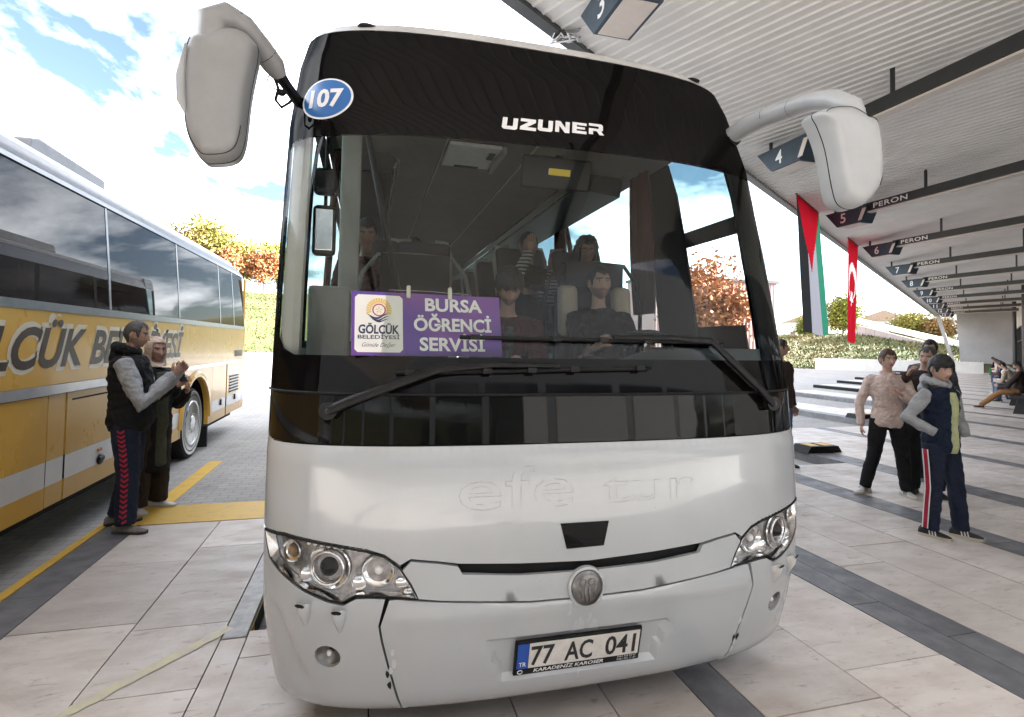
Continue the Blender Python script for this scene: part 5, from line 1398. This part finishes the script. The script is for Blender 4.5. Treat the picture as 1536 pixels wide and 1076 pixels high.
def legstripe(o, J, H, n, side, mats_, off, w, add, chev=False):
    pts = [J['h' + n] + V(0, 0, -.02), J['h' + n].lerp(J['k' + n], .5), J['k' + n], J['k' + n].lerp(J['a' + n], .5), J['a' + n]]
    rad = [.050 * H + add + .012, .045 * H + add, .036 * H + add, .032 * H + add, .027 * H + add]
    def at(t):
        i = min(3, int(t * 4)); f = t * 4 - i; return pts[i].lerp(pts[i + 1], f), rad[i] + (rad[i + 1] - rad[i]) * f
    for mt, yo, ww in mats_:
        g = G()
        if chev:
            for q in range(19):
                t0 = .01 + .052 * q; P = []
                for (dy, dt) in ((-1, 0), (0, .024), (1, 0), (1, .026), (0, .050), (-1, .026)):
                    p, r = at(min(.999, t0 + dt)); P.append(p + V(side * (r + off - abs(dy) * .006), dy * ww, 0))
                g2 = G(); g2.add(P, [(0, 1, 4, 5), (1, 2, 3, 4)]); g2.build('chevron', mt, o)
        else:
            rows = []
            for q in range(25):
                p, r = at(.999 * q / 24); rows.append([p + V(side * (r + off), yo - ww, 0), p + V(side * (r + off + .002), yo, 0), p + V(side * (r + off), yo + ww, 0)])
            g.grid(rows); g.build('trouser_stripe', mt, o, smooth=True)

# --- man in the black vest by the yellow coach
H = 1.75; J = stand(H, .012)
J['er'] = V(-.150 * H, -.085 * H, .600 * H); J['wr'] = V(-.05 * H, -.185 * H, .735 * H); J['el'] = V(.140 * H, -.07 * H, .61 * H); J['wl'] = V(.035 * H, -.195 * H, .745 * H)
J['ar'] = J['ar'] + V(-.03, -.06, 0); J['kr'] = J['kr'] + V(-.01, -.03, 0); J['al'] = J['al'] + V(0, .07, 0); J['head'] = J['head'] + V(0, -.02, -.005)
man = person('person', 'man in black hooded vest, grey sleeves and red chevron track trousers', 'person', (-1.93, 5.30, 0), (1, .10), H, J, 'skin_b', ('receding', 'hair_grey'), (.12, 0, -.12), [('sleeves', 'c_grey', .020), ('vest', 'c_black', .030, dict(t0=-.10, wide=1.02, amp=.010)), ('hood', 'c_black', 0)], ('c_navy', .020, .012), ('shoe_grey', 'sole_dark'), stub=True, belly=.05, palms=dict(r=V(.6, 0, .5), l=V(-.6, -.2, .3)), seed=2)
legstripe(man, J, H, 'r', -1, [('c_red', 0, .026)], .010, .02, .022, True)
g = G(); g.box((-.02 * H, -.235 * H, .80 * H), (.012, .07, .13), 0, Euler((.5, .1, 0)).to_matrix())
# --- woman in the headscarf behind him
H = 1.60; J = stand(H, .008)
J['el'] = V(.135 * H, -.05 * H, .60 * H); J['wl'] = V(.055 * H, -.185 * H, .69 * H); J['er'] = V(-.135 * H, -.05 * H, .61 * H); J['wr'] = V(-.015 * H, -.18 * H, .73 * H)
lady = person('person', 'woman in pale headscarf and long black coat standing beside the yellow coach', 'person', (-1.92, 5.80, 0), (.86, -.50), H, J, 'skin_b', None, (.10, 0, -.25), [('tunic', 'c_olive', .030, dict(zb=.42)), ('coat', 'c_black', .024, dict(zb=.36))], ('c_brown', .022, .02), ('shoe_white', 'sole_cream'), palms=dict(r=V(.6, 0, .3), l=V(-.7, -.1, .3)), seed=5)
def scarf(o, J, k, mt, Rh):
    g = G(); C = J['head']; rows = []; nu, nv = 40, 22
    for j in range(nv + 1):
        row = []
        for i in range(nu):
            az = 2 * math.pi * (i + .5) / nu; th = (.02 + .98 * j / nv) * 2.25
            f = abs((az + math.pi) % (2 * math.pi) - math.pi)
            r = V(.094 * math.sin(az), -.112 * math.cos(az), 0)
            z = .135 * math.cos(min(th, 1.6)) - max(0, th - 1.6) * .24; rr = math.sin(min(th, 1.57)) * (1 - .12 * max(0, th - 1.57)) + .5 * max(0, th - 1.9)
            y = r.y * rr
            if f < .78 and th > .95:                       # face opening: fold the cloth back round the face
                w = (1 - (f / .78) ** 2); y = y + .155 * min(1, (th - .95) * 4) * w * (1 if th < 2.0 else max(0, 1 - (th - 2.0) * 6))
            row.append(C + Rh @ (V(r.x * rr, y + .008, z) * k) + V(0, 0, .003 * noise.noise((az * 4, th * 5, 0))))
        rows.append(row)
    g.grid(rows, close=True); g.build('headscarf', mt, o, smooth=True)
scarf(lady, J, .93, 'c_scarf', Euler((.10, 0, -.25)).to_matrix())
ph = G(); ph.box((0, 0, 0), (.075, .009, .15)); po = ph.build('smartphone', 'phone', bevel=.004)
rz = math.atan2(.86, .50); q = Matrix.Rotation(rz, 3, 'Z') @ (J['wr'] + V(.02, -.035, .10)) + V(-1.92, 5.80, 0)
po.location = q; po.rotation_euler = (-.5, 0, rz); tag(po, 'black smartphone held up by the woman in the headscarf', 'phone')

# --- boy in the denim vest
H = 1.56; J = stand(H, .016)
J['er'] = V(-.185 * H, .055 * H, .655 * H); J['wr'] = V(-.115 * H, -.055 * H, .585 * H); J['el'] = V(.165 * H, .02, .64 * H); J['wl'] = V(.115 * H, -.06 * H, .565 * H)
J['al'] = J['al'] + V(.02, -.09, 0); J['kl'] = J['kl'] + V(.01, -.04, 0); J['tl'] = V(.5, -1, 0); J['tr'] = V(.3, -1, 0)
boy = person('person', 'boy in denim vest with grey hooded sleeves, hands in pockets', 'person', (4.90, 3.66, 0), (.06, -1), H, J, 'skin_c', ('fringe', 'hair_black'), (.14, 0, -.30), [('sleeves', 'c_grey', .014), ('front', 'c_lime', .017, dict(t0=-.1, w=.34, y=.028)), ('vest', 'c_denim', .020, dict(t0=-.10, wide=.93, amp=.008)), ('hood', 'c_grey', 0)], ('c_navy', .010, .012), ('shoe_black', 'sole_cream', 'print_white'), seed=9, hk=.96, hands=False)
legstripe(boy, J, H, 'r', -1, [('c_red', 0, .017), ('print_white', -.022, .005), ('print_white', .022, .005)], .008, .02, .013)
# --- woman in pink, smiling man, man in coat, man beside the coach
H = 1.62; J = stand(H, .05)
J['er'] = V(-.165 * H, .03, .62 * H); J['wr'] = V(-.160 * H, -.02, .47 * H); J['ar'] = J['ar'] + V(-.05, -.03, 0); J['tr'] = V(-.9, -1, 0); J['el'] = V(.15 * H, -.05 * H, .63 * H); J['wl'] = V(.05 * H, -.15 * H, .70 * H)
person('person', 'woman in pale pink jacket and black trousers standing behind the boy', 'person', (5.68, 4.82, 0), (-.62, -.78), H, J, 'skin_c', ('tied', 'hair_brown'), (.02, 0, .35), [('jacket', 'c_pink', .014, dict(t0=-.10, wide=.92, amp=.006, flare=.5)), ('collar', 'c_pink', 0)], ('c_black', .014, .004), ('shoe_white', 'sole_cream', 'shoe_black'), seed=12, smile=.5)
wp = bpy.data.objects[[o.name for o in COL.objects if o.get('label', '').startswith('woman in pale pink')][0]]
g = G(); rg = torso_rings(J, H, .024, 0, -.10, .90, .92, .5); rows = []
for r_ in rg: m_ = r_[18]; m2_ = r_[6]; q_ = m_ if m_.y < m2_.y else m2_; rows.append([q_ + V(-.016, -.004, 0), q_ + V(.0, -.007, 0), q_ + V(.016, -.004, 0)])
g.grid(rows); g.build('button_placket', 'c_pink', wp, smooth=True)
for r_ in rows[1:-1]: G().ell(r_[1] + V(0, -.003, .01), (.006, .003, .006), 8, 6).build('button', 'c_beige', wp)
H = 1.68; J = stand(H, .01); J['head'] = J['head'] + V(.02, -.05, -.02); J['er'] = V(-.16 * H, -.05 * H, .64 * H); J['wr'] = V(-.10 * H, -.17 * H, .80 * H)
person('person', 'smiling grey haired man in dark brown jacket between the woman in pink and the boy', 'person', (6.10, 4.72, 0), (-.75, -.66), H, J, 'skin_b', ('receding', 'hair_grey'), (.15, .12, -.35), [('jacket', 'c_brown', .026)], ('c_black', .016, .006), ('shoe_black', 'sole_dark'), seed=14, smile=1.0)
H = 1.76; J = stand(H, .01)
person('person', 'dark haired man in grey coat and white collar behind the smiling man', 'person', (6.92, 5.28, 0), (-.9, -.35), H, J, 'skin_c', ('short', 'hair_black'), (0, 0, .1), [('coat', 'c_coat', .026, dict(zb=.75)), ('collar', 'c_white', 0)], ('c_black', .016, .006), ('shoe_black', 'sole_dark'), seed=15)
H = 1.74; J = stand(H, .02)
person('person', 'man in dark jacket and jeans half hidden by the right side of the coach', 'person', (5.47, 6.22, 0), (.3, -.95), H, J, 'skin_b', ('receding', 'hair_black'), (0, 0, .5), [('jacket', 'c_brown', .032)], ('c_jeans', .016, .006), ('shoe_black', 'sole_dark'), seed=16)

# --- people on the benches along the terminal
bench_s = [20.9, 24.2, 25.6, 27.4, 29.0, 31.0, 33.6, 37.5, 43.5, 50.5]
looks = [('c_brown', 'c_tan', 'shoe_black', 'brown coat and tan trousers, legs stretched out, nearest on the benches'), ('c_beige', 'c_jeans', 'shoe_black', 'cream top and blue jeans on the bench'), ('c_white', 'c_jeans', 'shoe_white', 'white top and jeans between two others on the bench'), ('c_black', 'c_coat', 'shoe_white', 'black jacket and grey trousers on the bench'), ('c_blue', 'c_black', 'shoe_white', 'blue jacket and black trousers on the bench'), ('c_maroon', 'c_jeans', 'shoe_white', 'dark red jacket and jeans on the bench'), ('c_coat', 'c_navy', 'shoe_white', 'dark grey jacket and navy trousers on the bench'), ('c_pink', 'c_coat', 'shoe_white', 'pale pink top leaning forward on the bench'), ('c_beige', 'c_brown', 'shoe_white', 'beige jacket farther along the bench'), ('c_navy', 'c_green', 'shoe_white', 'green trousers, farthest along the benches')]
fo = -NN
for i, (s_, (a, b, c, lab)) in enumerate(zip(bench_s, looks)):
    H = 1.70 - .03 * (i % 3); J = sit(H, .46, .38 if i else .05)
    for n, sg in (('l', 1), ('r', -1)):
        J['e' + n] = V(sg * .15 * H, -.16 * H, .66); J['w' + n] = V(sg * .05 * H, -.27 * H, .68)
        if i == 0: J['k' + n] = V(sg * .06 * H, -.24 * H, .50); J['a' + n] = V(sg * .05 * H, -.50 * H, .10)
    p = sd(s_, .74)
    person('person', 'seated person with ' + lab, 'person', (p.x, p.y, 0), (fo.x + .25 * (i % 2), fo.y, 0), H, J, ('skin_b', 'skin_c', 'skin_a')[i % 3], ('short', 'hair_black'), (.45, 0, 0), [('jacket', a, .026)], (b, .018), (c, 'sole_cream'), group='people seated along the terminal', vox=.022, seed=20 + i, hands=i < 3)
for k in range(5):
    s0 = 19.5 + 7.2 * k
    t = thing('bench', 'dark steel bench along the terminal, %s' % ('nearest of the row', 'second from the camera', 'third from the camera', 'fourth from the camera', 'farthest of the row')[k], 'bench', sd(s0 + 3, 1.15), 'benches along the terminal')
    fnb = lambda a, b, h: sd(h, a, b)
    G().prism([(.48, .41), (.98, .41), (.98, .455), (.48, .455)], fnb, s0, s0 + 6.6).build('seat', 'dark_steel', t)
    G().prism([(1.00, .50), (1.03, .50), (1.10, .85), (1.07, .85)], fnb, s0, s0 + 6.6).build('backrest', 'dark_steel', t)
    for q in (0.3, 3.3, 6.3): G().prism([(.55, 0), (1.0, 0), (.95, .41), (.65, .41)], fnb, s0 + q - .03, s0 + q + .03).build('leg', 'dark_steel', t)
    for q in (.3, 6.3): G().prism([(.94, .41), (1.00, .41), (1.04, .52), (.99, .52)], fnb, s0 + q - .02, s0 + q + .02).build('back_bracket', 'dark_steel', t)

# --- in the coach
FR = (0, -1)
H = 1.74; J = sit(H, .46, -.05); dz = .77
J['el'] = V(.20, -.22, .78); J['wl'] = V(.17, -.42, .86); J['er'] = V(-.20, -.22, .78); J['wr'] = V(-.17, -.42, .86)
person('person', 'driver in black T-shirt at the wheel of the white coach', 'person', (1.53, 3.40, .73), (-.10, -1), H, J, 'skin_c', ('short', 'hair_black'), (-.02, 0, .05), [('shirt', 'c_black', .014)], ('c_black', .012), ('shoe_black', 'sole_dark'), seed=31, sleeve_end=.1, stub=True)
H = 1.72; J = sit(H, .46, .22)
J['el'] = V(.19, -.25, .80); J['wl'] = V(.06, -.44, .80); J['er'] = V(-.19, -.25, .80); J['wr'] = V(-.06, -.44, .78)
person('person', 'bearded man in maroon jacket looking down beside the service board', 'person', (.86, 3.42, .68), (-.10, -1), H, J, 'skin_b', ('fringe', 'hair_black'), (.55, 0, .0), [('jacket', 'c_maroon', .022), ('front', 'c_coat', .024, dict(t0=.1, w=.3, y=.010))], ('c_black', .014), ('shoe_black', 'sole_dark'), seed=32, stub=True)
tag(G().box((.86, 2.955, 1.50), (.075, .14, .009), 0, Matrix.Rotation(.5, 3, 'X')).build('smartphone', 'phone', bevel=.003), 'smartphone in the hands of the man in the maroon jacket', 'phone')
H = 1.70; J = sit(H, .46, -.08)
J['er'] = V(-.20, -.20, .92); J['wr'] = V(-.05, -.155, 1.20); J['el'] = V(.19, -.16, .80); J['wl'] = V(-.02, -.26, .84)
person('person', 'passenger in striped top covering the face with one hand', 'person', (1.33, 4.42, 1.17), FR, H, J, 'skin_d', ('short', 'hair_black'), (.1, 0, 0), [('shirt', 'c_striped', .018), ('vest', 'c_black', .022)], ('c_black', .012), ('shoe_black', 'sole_dark'), seed=33, palms=dict(r=V(0, 1, 0), rd=V(.1, -.05, 1)), hcurl=.25)
H = 1.66; J = sit(H, .46, -.05)
wm = person('person', 'woman with dark wavy hair and glasses seated behind the driver', 'person', (1.86, 4.42, 1.17), FR, H, J, 'skin_d', ('curly', 'hair_black'), (.12, 0, -.2), [('shirt', 'c_coat', .018)], ('c_black', .012), ('shoe_black', 'sole_dark'), seed=34)
g = G()
for q in range(26):
    a = -2.2 + 4.4 * q / 25; c = J['head'] + V(0, .02, 0)
    P = [c + V(.085 * math.sin(a), .085 * math.cos(a), .05), c + V(.11 * math.sin(a), .09 * math.cos(a), -.05), c + V(.125 * math.sin(a) + .01 * rnd.uniform(-1, 1), .08 * math.cos(a), -.15), c + V(.12 * math.sin(a) + .02 * rnd.uniform(-1, 1), .06 * math.cos(a), -.24)]
    g.tube(P, [.018, .022, .022, .008], 6)
g.build('long_hair', 'hair_black', wm, smooth=True)
g = G(); Rh = Euler((.12, 0, -.2)).to_matrix()
for sg in (-1, 1):
    g.tube([J['head'] + Rh @ V(sg * .032 + .022 * math.cos(t), -.100, .006 + .017 * math.sin(t)) for t in [2 * math.pi * q / 16 for q in range(17)]], .0018, 5, cap=False)
g.tube([J['head'] + Rh @ V(-.010, -.102, .01), J['head'] + Rh @ V(.010, -.102, .01)], .0018, 5); g.build('glasses', 'black_plastic', wm)
H = 1.66; J = sit(H, .46, 0)
person('person', 'passenger whose forehead shows above the left front seat of the coach', 'person', (.42, 5.25, 1.22), FR, H, J, 'skin_b', ('receding', 'hair_black'), (.1, 0, 0), [('shirt', 'c_navy', .018)], ('c_black', .012), ('shoe_black', 'sole_dark'), seed=35)
H = 1.66; J = sit(H, .46, 0.1)
person('person', 'passenger in red brown top behind the entrance of the coach', 'person', (-.02, 4.40, 1.17), FR, H, J, 'skin_d', ('short', 'hair_black'), (.3, 0, 0), [('shirt', 'c_maroon', .018)], ('c_black', .012), ('shoe_black', 'sole_dark'), seed=36)
# ------------------------------------------------------------------ flags on the canopy edge
flagmat('flag_red', (.50, .010, .024)); flagmat('flag_black', (.03, .03, .032)); flagmat('crescent_white', (.85, .83, .85)); flagmat('flag_white', (.42, .41, .46)); flagmat('flag_green', (.05, .28, .17))
def flag(name, label, s0, s1, s2, s3, ztop, zbot, d0, colfn, mats_, emblem=None):
    t = thing(name, label, 'flag', sd(s0, d0, zbot), 'flags hanging from the canopy edge')
    NU, NV = 44, 80
    def P(u, v, o=0.0):
        a = s0 + (s1 - s0) * u; b = s3 + (s2 - s3) * u; s = a + (b - a) * v
        w = .016 * math.sin(u * 7 + v * 1.5) * (.35 + .65 * v) + .006 * math.sin(u * 15 + 1 + v)
        return sd(s, d0 + w + o, ztop + (zbot - ztop) * v + .02 * math.sin(u * 7) * v)
    parts = [G() for _ in mats_]
    for i in range(NU):
        for j in range(NV):
            u0, u1, v0, v1 = i / NU, (i + 1) / NU, j / NV, (j + 1) / NV
            parts[colfn((u0 + u1) / 2, (v0 + v1) / 2)].add([P(u0, v0), P(u1, v0), P(u1, v1), P(u0, v1)], [(0, 1, 2, 3)])
    for g_, (m_, nm) in zip(parts, mats_): 
        if g_.f: g_.build(nm, m_, t, smooth=True)
    G().bar(P(-.02, 0), P(1.02, 0), .03, .03).build('hanging_bar', 'dark_steel', t)
    if emblem: emblem(t, P)
def palcol(u, v):
    if v * 1.0 < .52 and abs(u - .5) < .5 * (1 - v / .52) : return 0
    return 1 if u < .36 else (2 if u < .74 else 3)
flag('striped_flag', 'long hanging flag with red triangle over black, white and green stripes', 13.15, 15.32, 16.45, 13.7, 5.08, 2.0, -3.14, palcol, [('flag_red', 'red_triangle'), ('flag_black', 'black_stripe'), ('flag_white', 'white_stripe'), ('flag_green', 'green_stripe')])
def crescentcol(u, v):
    x, y = (u - .5) / .40, (v - .40) / .19
    if x * x + y * y < 1 and (x / .74) ** 2 + ((y - .22) / .76) ** 2 > 1: return 1
    r_, a = math.hypot((u - .5) / .22, (v - .565) / .085), math.atan2((v - .565) / .085, (u - .5) / .22)
    return 1 if r_ < .45 + .5 * abs(math.cos(2.5 * (a - math.pi / 2))) ** 2 else 0
flag('red_flag', 'long hanging red flag with white crescent and star', 19.25, 21.0, 20.35, 18.95, 5.08, 1.86, -3.14, crescentcol, [('flag_red', 'cloth'), ('crescent_white', 'crescent_and_star')])

# ------------------------------------------------------------------ trees
mat('bark', (.10, .075, .055), .9, var=.4, vscale=9)
for nm, c, c2 in (('leaf_yellow', (.24, .19, .045), (.12, .13, .03)), ('leaf_orange', (.20, .12, .045), (.13, .085, .03)), ('leaf_green', (.10, .14, .03), (.22, .20, .03)), ('leaf_rust', (.22, .085, .045), (.30, .14, .05)), ('leaf_dark', (.03, .06, .02), (.06, .09, .03))):
    mat(nm, c, .8, col2=c2, vscale=1.1, detail=3, spec=.2)
def tree(name, label, base, h, rx, crown0, leaf, n, seed, group, ls=.22, conical=False):
    r_ = random.Random(seed); base = Vector(base)
    t = thing(name, label, 'tree', base, group)
    g = G(); top = base + V(r_.uniform(-.3, .3), 0, h * .8)
    g.tube([base - V(0, 0, .3), base + V(.05, 0, h * .25), base.lerp(top, .6), top], [h * .026, h * .019, h * .012, h * .004], 8)
    cl = []
    for k in range(11):
        a = k * 2.4 + r_.random(); z0 = crown0 + (h * .85 - crown0) * r_.random(); st = base.lerp(top, min(1, z0 / (h * .8)))
        L = rx * (.55 + .4 * r_.random()) * (1 - .6 * (z0 - crown0) / (h - crown0) if conical else 1)
        en = st + V(math.cos(a) * L, math.sin(a) * L, h * .10 * (1 + r_.random())); g.tube([st, st.lerp(en, .5) + V(0, 0, .1), en], [h * .010, h * .006, h * .002], 5); cl.append(en); cl.append(st.lerp(en, .6))
    g.build('trunk', 'bark', t, smooth=True)
    zc, rz_ = (h + crown0) / 2, (h - crown0) / 2
    for k in range(26):
        while True:
            p = V(r_.uniform(-1, 1), r_.uniform(-1, 1), r_.uniform(-1, 1))
            if p.length < 1: break
        f = (1 - .8 * (p.z + 1) / 2) if conical else 1
        cl.append(base + V(p.x * rx * .9 * f, p.y * rx * .9 * f, zc + p.z * rz_ * .9))
    g = G()
    for k in range(n):
        c = r_.choice(cl); s = rx * .30; p = c + V(r_.gauss(0, s), r_.gauss(0, s), r_.gauss(0, s * .8))
        if p.z < base.z + crown0 * .8: continue
        a = Euler((r_.uniform(0, 6.3), r_.uniform(0, 6.3), r_.uniform(0, 6.3))).to_matrix(); l = ls * r_.uniform(.6, 1.3)
        g.add([p + a @ V(-l * .35, 0, 0), p + a @ V(0, -l * .2, l * .25), p + a @ V(l * .35, 0, 0), p + a @ V(0, l * .1, -l * .9)], [(0, 1, 2, 3)])
    g.build('crown', leaf, t)
TG = 'trees on the slope behind the yard'
for th, dr, h, rx, leaf, lab in ((-18.5, 22, 11, 3.4, 'leaf_green', 'tall green and yellow tree whose top shows above the yellow coach roof'), (-16.2, 19, 9.5, 3.2, 'leaf_orange', 'orange tree just above the rear roof of the yellow coach'), (-14.2, 18, 11.5, 3.8, 'leaf_yellow', 'large bright yellow tree behind the yellow coach'), (-11.9, 20, 9.5, 3.3, 'leaf_yellow', 'second yellow tree standing right of the large yellow one'), (-12.9, 16, 6.5, 2.2, 'leaf_rust', 'small rust red tree under the yellow trees'), (-9.8, 16, 7.0, 2.0, 'leaf_rust', 'slender rust red tree nearest to the white coach'), (-8.6, 24, 9.5, 3.0, 'leaf_green', 'green tree at the left edge of the white coach')):
    r0 = hillpar(th)[0]; tree('tree', lab, polar(th, r0 + dr) - V(0, 0, .2), h, rx, h * .33, leaf, 5200, int(th * 10) + 999, TG, .42)
for th, dr, h, rx, leaf, lab in ((46.4, 20, 4.8, 2.1, 'leaf_green', 'large yellow green conifer between the two flags'), (51.4, 24, 2.9, 1.9, 'leaf_yellow', 'low yellow tree right of the red flag'), (53.2, 23, 2.3, 1.4, 'leaf_orange', 'low orange tree nearest to the end wall'), (43.6, 26, 2.6, 1.2, 'leaf_green', 'small green tree left of the striped flag')):
    r0 = hillpar(th)[0]; tree('tree', lab, polar(th, r0 + dr) - V(0, 0, .2), h, rx, h * .14, leaf, 5200, int(th * 10), TG, .26, 'conifer' in lab)
# the tree and clad building seen through the driver's window
tree('tree', 'orange autumn tree seen through the open driver window', (26.6, 38, GZ), 8.6, 2.6, 1.6, 'leaf_rust', 6000, 77, TG, .36)
pb = thing('clad_building', 'pink ribbed metal building seen through the driver window', 'building', (38, 50, GZ))
G().box((36, 53, 4.3), (15, 6, 9)).build('wall', 'pink_cladding', pb)
for k in range(34): G().box((28.7 + .44 * k, 49.97, 4.3), (.12, .06, 8.9)).build('cladding_rib', 'pink_cladding', pb)
G().box((36, 53, 8.95), (15.4, 6.4, .3)).build('roof_edge', 'dark_steel', pb)
# guardrail on the left slope, white wall and ramp on the right slope
gr = thing('guardrail', 'pale steel guardrail along the top of the left slope', 'guardrail', polar(-12, 100), None)
pts = [polar(th, hillpar(th)[0] + 16.5) for th in [-24 + 1.5 * k for k in range(14)]]
for z_ in (.55, .85): 
    for a, b in zip(pts, pts[1:]): G().bar(a + V(0, 0, z_), b + V(0, 0, z_), .06, .16).build('rail', 'alu_light', gr)
for p in pts: G().box(p + V(0, 0, .4), (.12, .12, 1.1)).build('post', 'alu_light', gr)
ww = thing('low_wall', 'long low white wall at the foot of the right slope', 'wall', polar(48, 60))
pts = [polar(th, hillpar(th)[0] - 1.5) for th in (44.2, 47, 50, 53, 56)]
for a, b in zip(pts, pts[1:]): G().bar(V(a.x, a.y, .35), V(b.x, b.y, .35), .35, 1.1).build('wall_section', 'render_white', ww)
rp = thing('ramp', 'white ramp wall climbing the right slope below the trees', 'wall', polar(50, 70))
G().bar(polar(47.5, 73) + V(0, 0, 1.6), polar(57, 66) + V(0, 0, -.2), .3, .55).build('parapet', 'render_white', rp)
G().bar(polar(47.5, 72.7) + V(0, 0, .6), polar(57, 65.7) + V(0, 0, -1.2), .3, 1.0).build('deck_face', 'yard_concrete', rp)
# far houses
def house(th, r, w, d, h, lab, rot=0.0):
    c = polar(th, r); t = thing('house', lab, 'house', c, 'houses beyond the right slope', rz=rot)
    G().box((0, 0, h / 2 - .5), (w, d, h + 1)).build('wall', 'render_white', t)
    G().prism([(-w / 2 - .4, h), (w / 2 + .4, h), (0, h + w * .22)], lambda a, b, q: (a, q, b), -d / 2 - .4, d / 2 + .4).build('roof', 'roof_tile', t)
    for zf in (.9, 3.6):
        if zf + 1.3 > h: continue
        for k in range(3):
            G().box((-w * .32 + w * .32 * k, -d / 2 - .02, zf + .7), (1.1, .08, 1.3)).build('window', 'facade_glass', t)
house(49.2, 150, 11, 8, 4.4, 'large white house with red tiled roof left of the end wall', -.7)
house(53.4, 150, 9, 7, 3.6, 'small pale house behind the low yellow tree', -.8)
house(43.3, 150, 9, 7, 4.2, 'pale house left of the striped flag', -.6)
house(55.2, 86, 7, 6, 3.2, 'small white flat walled house beside the end wall', -.9)
